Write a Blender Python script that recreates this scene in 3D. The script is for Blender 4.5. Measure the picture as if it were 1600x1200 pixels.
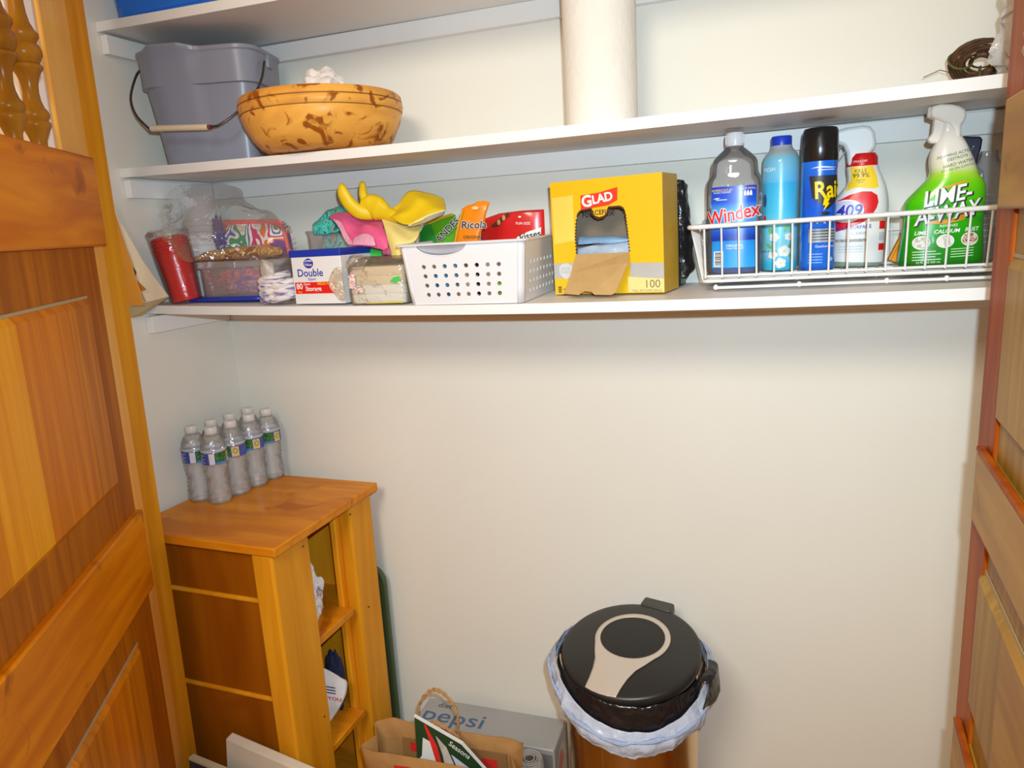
import bpy, bmesh, math, random
from math import sin, cos, pi, radians, sqrt, atan2
from mathutils import Vector, Matrix, noise

# ------------------------------------------------------------------ camera, light, exposure
SC = bpy.context.scene
COL = SC.collection
for o in list(bpy.data.objects):
    bpy.data.objects.remove(o)

FPX = 1125.38
R = [[0.940090823, 0.018428047, -0.340425691],
     [0.336254075, -0.214828168, 0.916941686],
     [-0.056235582, -0.97647799, -0.208154494]]
EYE = Vector((0, 0, 1.49))

cam_data = bpy.data.cameras.new('camera')
cam_data.sensor_width = 36.0
cam_data.lens = FPX / 1600 * 36.0
cam_data.clip_start = 0.02
cam = bpy.data.objects.new('camera', cam_data)
COL.objects.link(cam)
M = Matrix(((R[0][0], -R[0][1], -R[0][2], EYE.x),
            (R[1][0], -R[1][1], -R[1][2], EYE.y),
            (R[2][0], -R[2][1], -R[2][2], EYE.z),
            (0, 0, 0, 1)))
cam.matrix_world = M
SC.camera = cam

SC.view_settings.view_transform = 'Standard'
SC.view_settings.look = 'None'
SC.view_settings.exposure = 0.0
SC.view_settings.gamma = 1.0
SC.view_settings.use_curve_mapping = False
SC.cycles.transparent_max_bounces = 40

world = bpy.data.worlds.new('room_light')
SC.world = world
world.use_nodes = True
bg = world.node_tree.nodes['Background']
bg.inputs['Color'].default_value = (1.0, 0.47, 0.06, 1)
bg.inputs['Strength'].default_value = 0.50

def lamp(name, kind, loc, power, color, size=None, rot=None, soft=None):
    d = bpy.data.lights.new(name, kind)
    d.energy = power
    d.color = color
    if kind == 'AREA':
        d.shape = 'DISK'
        d.size = size
    if soft is not None:
        d.shadow_soft_size = soft
    o = bpy.data.objects.new(name, d)
    o.location = loc
    if rot:
        o.rotation_euler = rot
    COL.objects.link(o)
    return o

# the camera's own flash (right of and above the lens) and the ceiling lamp of the room in front of the closet
fl = lamp('camera_flash', 'SPOT', (0.045, 0.0, 1.568), 68.0, (0.66, 0.89, 1.04), soft=0.012)
fl.data.spot_size = radians(120)
fl.data.spot_blend = 1.0
fl.rotation_euler = M.to_euler()
lamp('ceiling_lamp', 'AREA', (-0.35, -0.95, 2.48), 38.0, (1.0, 0.94, 0.78), size=0.8, rot=(radians(28), 0, 0))

def at(u, v, y):
    """world point on the vertical plane Y = y seen at photo point u, v (survey of the photograph)"""
    c = (u - 800, v - 600, FPX)
    r = [sum(R[i][k] * c[k] for k in range(3)) for i in range(3)]
    t = y / r[1]
    return Vector((r[0] * t, y, 1.49 + r[2] * t))

# ------------------------------------------------------------------ materials
def srgb(r, g, b):
    f = lambda c: (c / 255 / 12.92) if c / 255 <= 0.04045 else ((c / 255 + 0.055) / 1.055) ** 2.4
    return (f(r), f(g), f(b), 1)

MATS = {}
def mat(name, col, rough=0.5, spec=0.5, metal=0.0, vary=0.06, vscale=14.0, bump=0.0, bscale=60.0, coat=0.0, sss=0.0, stretch=None):
    """plain surface with a slight procedural mottle and optional fine relief"""
    if name in MATS:
        return MATS[name]
    m = bpy.data.materials.new(name)
    m.use_nodes = True
    nt = m.node_tree
    b = nt.nodes['Principled BSDF']
    b.inputs['Roughness'].default_value = rough
    b.inputs['Specular IOR Level'].default_value = spec
    b.inputs['Metallic'].default_value = metal
    b.inputs['Coat Weight'].default_value = coat
    if len(col) == 3:
        col = tuple(col) + (1,)
    tc = nt.nodes.new('ShaderNodeTexCoord')
    src = tc.outputs['Object']
    if stretch:
        mp = nt.nodes.new('ShaderNodeMapping')
        mp.inputs['Scale'].default_value = stretch
        nt.links.new(src, mp.inputs['Vector'])
        src = mp.outputs['Vector']
    if vary > 0:
        n = nt.nodes.new('ShaderNodeTexNoise')
        n.inputs['Scale'].default_value = vscale
        n.inputs['Detail'].default_value = 4
        nt.links.new(src, n.inputs['Vector'])
        r = nt.nodes.new('ShaderNodeValToRGB')
        r.color_ramp.elements[0].position = 0.3
        r.color_ramp.elements[1].position = 0.7
        r.color_ramp.elements[0].color = tuple(max(0, c * (1 - vary)) for c in col[:3]) + (1,)
        r.color_ramp.elements[1].color = tuple(min(1, c * (1 + vary)) for c in col[:3]) + (1,)
        nt.links.new(n.outputs['Fac'], r.inputs['Fac'])
        nt.links.new(r.outputs['Color'], b.inputs['Base Color'])
    else:
        b.inputs['Base Color'].default_value = col
    if bump > 0:
        n2 = nt.nodes.new('ShaderNodeTexNoise')
        n2.inputs['Scale'].default_value = bscale
        n2.inputs['Detail'].default_value = 3
        nt.links.new(src, n2.inputs['Vector'])
        bp = nt.nodes.new('ShaderNodeBump')
        bp.inputs['Strength'].default_value = bump
        bp.inputs['Distance'].default_value = 0.01
        nt.links.new(n2.outputs['Fac'], bp.inputs['Height'])
        nt.links.new(bp.outputs['Normal'], b.inputs['Normal'])
    MATS[name] = m
    return m

def wood(name, dark, light, grain=(60, 60, 3), rough=0.42, coat=0.15, contrast=(0.35, 0.68), blotch=None, bump=0.08, stain=True):
    """stained wood: fibres stretched along one axis, slow tone drift, optional dark blotches"""
    if name in MATS:
        return MATS[name]
    m = bpy.data.materials.new(name)
    m.use_nodes = True
    nt = m.node_tree
    L = nt.links.new
    b = nt.nodes['Principled BSDF']
    b.inputs['Roughness'].default_value = rough
    b.inputs['Specular IOR Level'].default_value = 0.15
    b.inputs['Coat Weight'].default_value = coat * 0.15
    b.inputs['Coat Roughness'].default_value = 0.3
    if stain:
      dark = (min(1, dark[0] * 1.16), dark[1] * 1.06, dark[2] * 0.35)
      light = (min(1, light[0] * 1.16), light[1] * 1.10, light[2] * 0.35)
    if blotch and stain:
        q = blotch[0]
        blotch = ((q[0] * 1.2, q[1], q[2] * 0.35),) + tuple(blotch[1:])
    tc = nt.nodes.new('ShaderNodeTexCoord')
    mp = nt.nodes.new('ShaderNodeMapping')
    mp.inputs['Scale'].default_value = grain
    L(tc.outputs['Object'], mp.inputs['Vector'])
    oi = nt.nodes.new('ShaderNodeObjectInfo')
    ad = nt.nodes.new('ShaderNodeVectorMath')
    ad.operation = 'ADD'
    sc = nt.nodes.new('ShaderNodeVectorMath')
    sc.operation = 'SCALE'
    cb = nt.nodes.new('ShaderNodeCombineXYZ')
    for k in 'XYZ':
        L(oi.outputs['Random'], cb.inputs[k])
    L(cb.outputs[0], sc.inputs[0])
    sc.inputs['Scale'].default_value = 37.0
    L(mp.outputs['Vector'], ad.inputs[0])
    L(sc.outputs[0], ad.inputs[1])
    n = nt.nodes.new('ShaderNodeTexNoise')
    n.inputs['Scale'].default_value = 1.0
    n.inputs['Detail'].default_value = 6
    n.inputs['Distortion'].default_value = 0.6
    L(ad.outputs[0], n.inputs['Vector'])
    r = nt.nodes.new('ShaderNodeValToRGB')
    r.color_ramp.elements[0].position = contrast[0]
    r.color_ramp.elements[1].position = contrast[1]
    r.color_ramp.elements[0].color = tuple(dark[:3]) + (1,)
    r.color_ramp.elements[1].color = tuple(light[:3]) + (1,)
    L(n.outputs['Fac'], r.inputs['Fac'])
    out = r.outputs['Color']
    if blotch:
        n2 = nt.nodes.new('ShaderNodeTexNoise')
        n2.inputs['Scale'].default_value = blotch[1]
        n2.inputs['Detail'].default_value = 3
        n2.inputs['Distortion'].default_value = 1.2
        L(tc.outputs['Object'], n2.inputs['Vector'])
        r2 = nt.nodes.new('ShaderNodeValToRGB')
        r2.color_ramp.elements[0].position = blotch[2]
        r2.color_ramp.elements[1].position = blotch[2] + 0.08
        L(n2.outputs['Fac'], r2.inputs['Fac'])
        mx = nt.nodes.new('ShaderNodeMix')
        mx.data_type = 'RGBA'
        L(r2.outputs['Color'], mx.inputs[0])
        L(out, mx.inputs[6])
        mx.inputs[7].default_value = tuple(blotch[0][:3]) + (1,)
        out = mx.outputs[2]
    L(out, b.inputs['Base Color'])
    if bump:
        bp = nt.nodes.new('ShaderNodeBump')
        bp.inputs['Strength'].default_value = bump
        bp.inputs['Distance'].default_value = 0.004
        L(n.outputs['Fac'], bp.inputs['Height'])
        L(bp.outputs['Normal'], b.inputs['Normal'])
    MATS[name] = m
    return m

def film(name, tint=(0.93, 0.93, 0.93), haze=0.10, hazecol=(0.8, 0.8, 0.8), gloss=0.5, rough=0.08, bump=0.3, bscale=40, refr=0.0, ior=1.2):
    """thin clear plastic: mostly see-through, a little milky, glossy at the folds"""
    if name in MATS:
        return MATS[name]
    m = bpy.data.materials.new(name)
    m.use_nodes = True
    nt = m.node_tree
    L = nt.links.new
    nt.nodes.remove(nt.nodes['Principled BSDF'])
    out = nt.nodes['Material Output']
    tr = nt.nodes.new('ShaderNodeBsdfTransparent')
    tr.inputs['Color'].default_value = tuple(tint) + (1,)
    base = tr.outputs[0]
    tc = nt.nodes.new('ShaderNodeTexCoord')
    n = nt.nodes.new('ShaderNodeTexNoise')
    n.inputs['Scale'].default_value = bscale
    n.inputs['Detail'].default_value = 3
    L(tc.outputs['Object'], n.inputs['Vector'])
    bp = nt.nodes.new('ShaderNodeBump')
    bp.inputs['Strength'].default_value = bump
    bp.inputs['Distance'].default_value = 0.01
    L(n.outputs['Fac'], bp.inputs['Height'])
    if refr > 0:
        rf = nt.nodes.new('ShaderNodeBsdfRefraction')
        rf.inputs['IOR'].default_value = ior
        rf.inputs['Roughness'].default_value = 0.03
        rf.inputs['Color'].default_value = tuple(tint) + (1,)
        L(bp.outputs['Normal'], rf.inputs['Normal'])
        mx = nt.nodes.new('ShaderNodeMixShader')
        mx.inputs[0].default_value = refr
        L(base, mx.inputs[1])
        L(rf.outputs[0], mx.inputs[2])
        base = mx.outputs[0]
    df = nt.nodes.new('ShaderNodeBsdfDiffuse')
    df.inputs['Color'].default_value = tuple(hazecol) + (1,)
    L(bp.outputs['Normal'], df.inputs['Normal'])
    m1 = nt.nodes.new('ShaderNodeMixShader')
    m1.inputs[0].default_value = haze
    L(base, m1.inputs[1])
    L(df.outputs[0], m1.inputs[2])
    gl = nt.nodes.new('ShaderNodeBsdfGlossy')
    gl.inputs['Roughness'].default_value = rough
    L(bp.outputs['Normal'], gl.inputs['Normal'])
    lw = nt.nodes.new('ShaderNodeFresnel')
    lw.inputs['IOR'].default_value = 1.45
    L(bp.outputs['Normal'], lw.inputs['Normal'])
    mu = nt.nodes.new('ShaderNodeMath')
    mu.operation = 'MULTIPLY_ADD'
    L(lw.outputs[0], mu.inputs[0])
    mu.inputs[1].default_value = gloss
    mu.inputs[2].default_value = 0.02
    m2 = nt.nodes.new('ShaderNodeMixShader')
    L(mu.outputs[0], m2.inputs[0])
    L(m1.outputs[0], m2.inputs[1])
    L(gl.outputs[0], m2.inputs[2])
    L(m2.outputs[0], out.inputs['Surface'])
    MATS[name] = m
    return m

def patches(name, cols, scale=18, rough=0.6, distort=1.0, bump=0.0):
    """printed fabric or artwork: several colours in irregular patches"""
    if name in MATS:
        return MATS[name]
    m = bpy.data.materials.new(name)
    m.use_nodes = True
    nt = m.node_tree
    L = nt.links.new
    b = nt.nodes['Principled BSDF']
    b.inputs['Roughness'].default_value = rough
    tc = nt.nodes.new('ShaderNodeTexCoord')
    n = nt.nodes.new('ShaderNodeTexNoise')
    n.inputs['Scale'].default_value = scale
    n.inputs['Detail'].default_value = 1.5
    n.inputs['Distortion'].default_value = distort
    L(tc.outputs['Object'], n.inputs['Vector'])
    r = nt.nodes.new('ShaderNodeValToRGB')
    r.color_ramp.interpolation = 'CONSTANT'
    e = r.color_ramp.elements
    k = len(cols)
    while len(e) < k:
        e.new(0.5)
    for i, c in enumerate(cols):
        e[i].position = 0.0 if i == 0 else 0.32 + 0.36 * i / k
        e[i].color = tuple(c[:3]) + (1,)
    L(n.outputs['Fac'], r.inputs['Fac'])
    L(r.outputs['Color'], b.inputs['Base Color'])
    MATS[name] = m
    return m

def zramp(name, stops, rough=0.3, coat=0.3, noise_cols=None):
    """colour that changes with height on the thing itself (printed shrink sleeves)"""
    if name in MATS:
        return MATS[name]
    m = bpy.data.materials.new(name)
    m.use_nodes = True
    nt = m.node_tree
    L = nt.links.new
    b = nt.nodes['Principled BSDF']
    b.inputs['Roughness'].default_value = rough
    b.inputs['Coat Weight'].default_value = coat
    tc = nt.nodes.new('ShaderNodeTexCoord')
    sp = nt.nodes.new('ShaderNodeSeparateXYZ')
    L(tc.outputs['Object'], sp.inputs[0])
    z0, z1 = stops[0][0], stops[-1][0]
    mr = nt.nodes.new('ShaderNodeMapRange')
    mr.inputs['From Min'].default_value = z0
    mr.inputs['From Max'].default_value = z1
    L(sp.outputs['Z'], mr.inputs['Value'])
    r = nt.nodes.new('ShaderNodeValToRGB')
    e = r.color_ramp.elements
    while len(e) < len(stops):
        e.new(0.5)
    for i, (z, c) in enumerate(stops):
        e[i].position = (z - z0) / (z1 - z0)
        e[i].color = tuple(c[:3]) + (1,)
    L(mr.outputs[0], r.inputs['Fac'])
    L(r.outputs['Color'], b.inputs['Base Color'])
    MATS[name] = m
    return m

# ------------------------------------------------------------------ mesh tools
class G:
    def __init__(s):
        s.v, s.f, s.m = [], [], []
    def add(s, vs, fs, m=0):
        k = len(s.v)
        s.v += [tuple(p) for p in vs]
        for f in fs:
            s.f.append(tuple(i + k for i in f))
            s.m.append(m)
        return s
    def box(s, x0, x1, y0, y1, z0, z1, m=0):
        return s.add([(x0, y0, z0), (x1, y0, z0), (x1, y1, z0), (x0, y1, z0), (x0, y0, z1), (x1, y0, z1), (x1, y1, z1), (x0, y1, z1)],
                     [(0, 3, 2, 1), (4, 5, 6, 7), (0, 1, 5, 4), (1, 2, 6, 5), (2, 3, 7, 6), (3, 0, 4, 7)], m)
    def loft(s, rings, m=0, cap0=True, cap1=True, closed=False):
        n = len(rings[0])
        vs = [p for r in rings for p in r]
        fs = []
        K = len(rings)
        for a in range(K if closed else K - 1):
            b = (a + 1) % K
            for i in range(n):
                j = (i + 1) % n
                fs.append((a * n + i, a * n + j, b * n + j, b * n + i))
        if not closed and cap0:
            fs.append(tuple(range(n - 1, -1, -1)))
        if not closed and cap1:
            fs.append(tuple((K - 1) * n + i for i in range(n)))
        return s.add(vs, fs, m)
    def lathe(s, prof, n=32, m=0, cx=0, cy=0, sx=1, sy=1, cap0=True, cap1=True):
        rings = [[(cx + r * sx * cos(2 * pi * i / n), cy + r * sy * sin(2 * pi * i / n), z) for i in range(n)] for r, z in prof]
        return s.loft(rings, m, cap0, cap1)
    def tube(s, path, r, n=8, m=0, closed=False, caps=True):
        P = [Vector(p) for p in path]
        K = len(P)
        rr = r if isinstance(r, (list, tuple)) else [r] * K
        T = []
        for i in range(K):
            a = P[(i - 1) % K] if (closed or i > 0) else P[i]
            b = P[(i + 1) % K] if (closed or i < K - 1) else P[i]
            T.append((b - a).normalized())
        up = Vector((0, 0, 1))
        if abs(T[0].dot(up)) > 0.9:
            up = Vector((0, 1, 0))
        N = (up - T[0] * up.dot(T[0])).normalized()
        rings = []
        for i in range(K):
            N = (N - T[i] * N.dot(T[i]))
            if N.length < 1e-6:
                N = T[i].orthogonal()
            N.normalize()
            B = T[i].cross(N)
            rings.append([P[i] + (N * cos(2 * pi * k / n) + B * sin(2 * pi * k / n)) * rr[i] for k in range(n)])
        return s.loft(rings, m, caps, caps, closed)
    def limb(s, path, a, b, n=14, m=0, cap0=True, cap1=True):
        """tube whose cross-section is a (in the X-Z plane) by b (along Y)"""
        P = [Vector(p) for p in path]
        K = len(P)
        rings = []
        for i in range(K):
            T = (P[min(i + 1, K - 1)] - P[max(i - 1, 0)]).normalized()
            N = T.cross(Vector((0, 1, 0)))
            if N.length < 1e-6:
                N = Vector((1, 0, 0))
            N.normalize()
            B = N.cross(T).normalized()
            rings.append([P[i] + N * cos(2 * pi * k / n) * a[i] + B * sin(2 * pi * k / n) * b[i] for k in range(n)])
        return s.loft(rings, m, cap0, cap1)
    def grid(s, fn, nu, nv, m=0, wrap=False):
        vs = [fn(i / nu, j / nv) for j in range(nv + 1) for i in range(nu + (0 if wrap else 1))]
        w = nu if wrap else nu + 1
        fs = []
        for j in range(nv):
            for i in range(nu):
                i2 = (i + 1) % w if wrap else i + 1
                fs.append((j * w + i, j * w + i2, (j + 1) * w + i2, (j + 1) * w + i))
        return s.add(vs, fs, m)
    def ball(s, c, r, n=12, k=8, m=0, f=None):
        c = Vector(c)
        if not isinstance(r, (tuple, list, Vector)):
            r = (r, r, r)
        def p(u, v):
            t, h = 2 * pi * u, pi * (v - 0.5)
            d = Vector((cos(t) * cos(h), sin(t) * cos(h), sin(h)))
            g = f(d) if f else 1
            return c + Vector((d.x * r[0], d.y * r[1], d.z * r[2])) * g
        return s.grid(p, n, k, m, wrap=True)
    def move(s, fn):
        s.v = [tuple(fn(Vector(p))) for p in s.v]
        return s

def obj(name, g, mats, parent=None, smooth=True, angle=40, bevel=0, solid=0, sub=0, seg=2, off=0.0):
    me = bpy.data.meshes.new(name)
    me.from_pydata(g.v, [], g.f)
    ms = mats if isinstance(mats, (list, tuple)) else [mats]
    for m in ms:
        me.materials.append(m)
    me.polygons.foreach_set('material_index', g.m)
    me.polygons.foreach_set('use_smooth', [bool(smooth)] * len(g.f))
    me.update()
    if smooth:
        try:
            me.set_sharp_from_angle(angle=radians(angle))
        except Exception:
            pass
    o = bpy.data.objects.new(name, me)
    COL.objects.link(o)
    if parent:
        o.parent = parent
    if bevel:
        b = o.modifiers.new('bevel', 'BEVEL')
        b.width = bevel
        b.segments = seg
        b.limit_method = 'ANGLE'
        b.angle_limit = radians(50)
    if solid:
        d = o.modifiers.new('solid', 'SOLIDIFY')
        d.thickness = solid
        d.offset = off
    if sub:
        d = o.modifiers.new('sub', 'SUBSURF')
        d.levels = sub
        d.render_levels = sub
    return o

def tag(o, label, cat, group=None):
    o['label'] = label
    o['category'] = cat
    if group:
        o['group'] = group
    return o

def thing(name, label, cat, loc=(0, 0, 0), rz=0, group=None, rot=None):
    o = bpy.data.objects.new(name, None)
    o.empty_display_size = 0.05
    COL.objects.link(o)
    o.location = loc
    o.rotation_euler = rot if rot else (0, 0, rz)
    return tag(o, label, cat, group)

def struct(name, g, m, parent=None, **k):
    o = obj(name, g, m, parent, **k)
    if not parent:
        o['kind'] = 'structure'
    return o

_TXT = {}
def text_geo(body, size, bold=0.0, shear=0.0, spacing=1.0):
    key = (body, size, bold, shear, spacing)
    if key not in _TXT:
        c = bpy.data.curves.new('lettering', 'FONT')
        c.body = body
        c.size = size
        c.align_x = 'CENTER'
        c.align_y = 'CENTER'
        c.shear = shear
        c.offset = bold * size
        c.space_character = spacing
        c.resolution_u = 3
        o = bpy.data.objects.new('lettering', c)
        me = o.to_mesh()
        _TXT[key] = ([(v.co.x, v.co.y) for v in me.vertices], [tuple(p.vertices) for p in me.polygons])
        o.to_mesh_clear()
        bpy.data.objects.remove(o)
        bpy.data.curves.remove(c)
    return _TXT[key]

def bends(vs, mapfn):
    """True when the surface the print lies on is curved over the extent of the print"""
    if not vs or not mapfn:
        return False
    xs, ys = [v[0] for v in vs], [v[1] for v in vs]
    for p, q in (((min(xs), min(ys)), (max(xs), min(ys))), ((min(xs), min(ys)), (max(xs), max(ys))), ((min(xs), max(ys)), (max(xs), min(ys)))):
        a, b = Vector(mapfn(p[0], p[1], 0)), Vector(mapfn(q[0], q[1], 0))
        m = Vector(mapfn((p[0] + q[0]) / 2, (p[1] + q[1]) / 2, 0))
        if (m - (a + b) / 2).length > 0.0001:
            return True
    return False

def refine(vs, fs, step=0.006):
    """cut long faces so flat print can follow a curved surface"""
    bm = bmesh.new()
    bv = [bm.verts.new((v[0], v[1], v[2] if len(v) > 2 else 0)) for v in vs]
    for f in fs:
        try:
            bm.faces.new([bv[i] for i in f])
        except ValueError:
            pass
    bmesh.ops.triangulate(bm, faces=bm.faces[:])
    for k in range(5):
        e = [e for e in bm.edges if e.calc_length() > step]
        if not e:
            break
        bmesh.ops.subdivide_edges(bm, edges=e, cuts=1)
        bmesh.ops.triangulate(bm, faces=[f for f in bm.faces if len(f.verts) > 3])
    bm.verts.index_update()
    out = [tuple(v.co) for v in bm.verts], [tuple(v.index for v in f.verts) for f in bm.faces]
    bm.free()
    return out

def letters(name, body, size, mapfn, m, parent, bold=0.0, shear=0.0, x=0, y=0, rot=0, spacing=1.0, lift=0.0006, sx=1.0):
    vs, fs = text_geo(body, size, bold, shear, spacing)
    ca, sa = cos(rot), sin(rot)
    if bends([(x + a * sx * ca - b * sa, y + a * sx * sa + b * ca) for a, b in vs], mapfn):
        vs, fs = refine(vs, fs)
        vs = [v[:2] for v in vs]
    g = G().add([mapfn(x + a * sx * ca - b * sa, y + a * sx * sa + b * ca, lift) for a, b in vs], fs)
    return obj(name, g, m, parent, smooth=False)

def flat(splines, mapfn=None, lift=0.0, thick=0.0):
    """filled 2-D outline(s); later outlines inside the first are holes"""
    c = bpy.data.curves.new('outline', 'CURVE')
    c.dimensions = '2D'
    c.fill_mode = 'BOTH'
    c.extrude = thick / 2
    for pts in splines:
        sp = c.splines.new('POLY')
        sp.points.add(len(pts) - 1)
        for i, p in enumerate(pts):
            sp.points[i].co = (p[0], p[1], 0, 1)
        sp.use_cyclic_u = True
    o = bpy.data.objects.new('outline', c)
    me = o.to_mesh()
    vs = [tuple(v.co) for v in me.vertices]
    fs = [tuple(p.vertices) for p in me.polygons]
    o.to_mesh_clear()
    bpy.data.objects.remove(o)
    bpy.data.curves.remove(c)
    if mapfn:
        if bends(vs, mapfn):
            vs, fs = refine(vs, fs)
        vs = [mapfn(x, y, z + lift) for x, y, z in vs]
    return vs, fs

def decal(name, pts, mapfn, m, parent, lift=0.0004, holes=()):
    vs, fs = flat([pts] + list(holes), mapfn, lift)
    return obj(name, G().add(vs, fs), m, parent, smooth=False)

def patch(name, x0, x1, y0, y1, mapfn, m, parent, lift=0.0004, nu=16, nv=2, smooth=True):
    g = G().grid(lambda a, b: mapfn(x0 + (x1 - x0) * a, y0 + (y1 - y0) * b, lift), nu, nv)
    return obj(name, g, m, parent, smooth=smooth)

def oval(cx, cy, rx, ry, n=28, a0=0, a1=2 * pi):
    return [(cx + rx * cos(a0 + (a1 - a0) * i / n), cy + ry * sin(a0 + (a1 - a0) * i / n)) for i in range(n)]

def rrect(x0, x1, y0, y1, r, n=5):
    out = []
    for cx, cy, a in ((x1 - r, y1 - r, 0), (x0 + r, y1 - r, 90), (x0 + r, y0 + r, 180), (x1 - r, y0 + r, 270)):
        for i in range(n + 1):
            t = radians(a + 90 * i / n)
            out.append((cx + r * cos(t), cy + r * sin(t)))
    return out

def front_map(y=0.0, x0=0.0, z0=0.0):
    """print laid on a flat front that faces -Y"""
    return lambda x, h, lift: (x0 + x, y - lift, z0 + h)

def round_map(r, z0=0.0, a0=-pi / 2, ry=None, cx=0, cy=0):
    """print wrapped round a can"""
    q = ry or r
    return lambda x, h, lift: (cx + (r + lift) * cos(a0 + x / r), cy + (q + lift) * sin(a0 + x / r), z0 + h)

def lerp_table(tab, z):
    if z <= tab[0][0]:
        return tab[0][1:]
    for a, b in zip(tab, tab[1:]):
        if z <= b[0]:
            t = (z - a[0]) / (b[0] - a[0])
            return tuple(p + (q - p) * t for p, q in zip(a[1:], b[1:]))
    return tab[-1][1:]

def smooth_table(tab, n):
    """resample (z, ...) rows with Catmull-Rom"""
    out = []
    K = len(tab)
    for i in range(K - 1):
        p0, p1, p2, p3 = tab[max(0, i - 1)], tab[i], tab[i + 1], tab[min(K - 1, i + 2)]
        for k in range(n):
            t = k / n
            out.append(tuple(0.5 * ((2 * b) + (c - a) * t + (2 * a - 5 * b + 4 * c - d) * t * t + (3 * b - a - 3 * c + d) * t ** 3)
                             for a, b, c, d in zip(p0, p1, p2, p3)))
    out.append(tuple(tab[-1]))
    return out

def spline(pts, n=6, closed=False):
    P = [Vector(p) for p in pts]
    K = len(P)
    out = []
    for i in range(K if closed else K - 1):
        g = lambda j: P[j % K] if closed else P[max(0, min(K - 1, j))]
        p0, p1, p2, p3 = g(i - 1), g(i), g(i + 1), g(i + 2)
        for k in range(n):
            t = k / n
            out.append(0.5 * ((2 * p1) + (p2 - p0) * t + (2 * p0 - 5 * p1 + 4 * p2 - p3) * t * t + (3 * p1 - p0 - 3 * p2 + p3) * t ** 3))
    if not closed:
        out.append(P[-1])
    return out

def sheet(rows, nu=5, nv=5, crumple=0.0, cs=30, seed=0):
    """cloth-like surface through a small table of points"""
    R1 = [spline(r, nu) for r in rows]
    cols = [spline([r[i] for r in R1], nv) for i in range(len(R1[0]))]
    W, H = len(cols), len(cols[0])
    vs = []
    for j in range(H):
        for i in range(W):
            p = cols[i][j]
            if crumple:
                q = p * cs + Vector((seed, seed * 2, 0))
                p = p + noise.noise_vector(q) * crumple
            vs.append(p)
    fs = [(j * W + i, j * W + i + 1, (j + 1) * W + i + 1, (j + 1) * W + i) for j in range(H - 1) for i in range(W - 1)]
    return G().add(vs, fs)

def crumpled(c, r, seed=0, amp=0.25, freq=3.0, n=40, k=26, flatb=None, power=1.0):
    """crumpled paper or bag: a ball pushed in and out along sharp folds"""
    def f(d):
        p = d * freq + Vector((seed * 3.1, seed * 1.7, seed))
        a = abs(noise.noise(p)) * 2
        b = abs(noise.noise(p * 2.3)) * 1.0
        return 1 - amp + amp * (a + b * 0.5) * power
    g = G().ball(c, r, n, k, f=f)
    if flatb is not None:
        g.move(lambda p: Vector((p.x, p.y, max(p.z, flatb))))
    return g

def dup(root, loc, rz=None, label=None, group=None):
    r = root.copy()
    COL.objects.link(r)
    r.location = loc
    if rz is not None:
        r.rotation_euler = (0, 0, rz)
    if label:
        r['label'] = label
    if group:
        r['group'] = group
    for ch in list(root.children):
        c = ch.copy()
        COL.objects.link(c)
        c.parent = r
        for gc in ch.children:
            d = gc.copy()
            COL.objects.link(d)
            d.parent = c
    return r

# ------------------------------------------------------------------ shared materials
WALL = mat('cream wall paint', (0.80, 0.765, 0.69), rough=0.75, spec=0.25, vary=0.015, vscale=3, bump=0.03, bscale=220)
CEIL = mat('white ceiling paint', (0.82, 0.80, 0.76), rough=0.8, vary=0.01)
SHELF = mat('white shelf paint', (0.83, 0.81, 0.79), rough=0.45, spec=0.4, vary=0.015, vscale=6, bump=0.03, bscale=120)
FLOOR = wood('brown floor boards', (0.16, 0.07, 0.025), (0.27, 0.13, 0.05), grain=(3, 50, 50), rough=0.4)
DOOR_STILE = wood('orange stained stile', (0.78, 0.37, 0.20), (0.82, 0.50, 0.32), grain=(28, 28, 2.2), rough=0.33, coat=0.3, contrast=(0.3, 0.7))  # orange stain, brightened to stand for the flash sheen too
DOOR_RAIL = wood('brown stained rail', (0.54, 0.155, 0.004), (0.74, 0.27, 0.012), grain=(3, 40, 26), rough=0.36, coat=0.25, blotch=((0.36, 0.11, 0.006), 9, 0.64))
DOOR_MARGIN = wood('dark stained panel margin', (0.30, 0.088, 0.006), (0.45, 0.145, 0.010), grain=(45, 45, 2.5), rough=0.5, coat=0.1)
PLANKS = [wood('panel plank tone %d' % i, d, l, grain=(48, 48, 2.2), rough=0.4, coat=0.2) for i, (d, l) in enumerate((
    ((0.42, 0.13, 0.010), (0.60, 0.22, 0.020)), ((0.50, 0.145, 0.006), (0.66, 0.22, 0.012)),
    ((0.70, 0.26, 0.012), (0.80, 0.37, 0.028)), ((0.58, 0.19, 0.008), (0.72, 0.27, 0.016))))]
SPINDLE = wood('turned spindle', (0.26, 0.105, 0.022), (0.42, 0.18, 0.045), grain=(20, 20, 6), rough=0.25, coat=0.5)
JAMB = wood('jamb wood', (0.48, 0.19, 0.018), (0.60, 0.27, 0.035), grain=(30, 30, 2), rough=0.4, coat=0.2)
RED_STILE = wood('reddish door edge', (0.27, 0.043, 0.004), (0.40, 0.105, 0.008), grain=(24, 24, 2), rough=0.5, coat=0.0)
RDOOR = wood('grey brown panel', (0.27, 0.145, 0.055), (0.40, 0.235, 0.10), grain=(44, 44, 2.4), rough=0.42, coat=0.2)
RRAIL = wood('tan rail', (0.32, 0.16, 0.05), (0.45, 0.25, 0.09), grain=(3, 36, 24), rough=0.4, coat=0.2, blotch=((0.22, 0.12, 0.05), 8, 0.64))
BEVEL_HI = mat('bevel highlight tone', (0.45, 0.33, 0.19), rough=0.7)  # pale tone painting the light that the panel's top bevel catches

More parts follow.
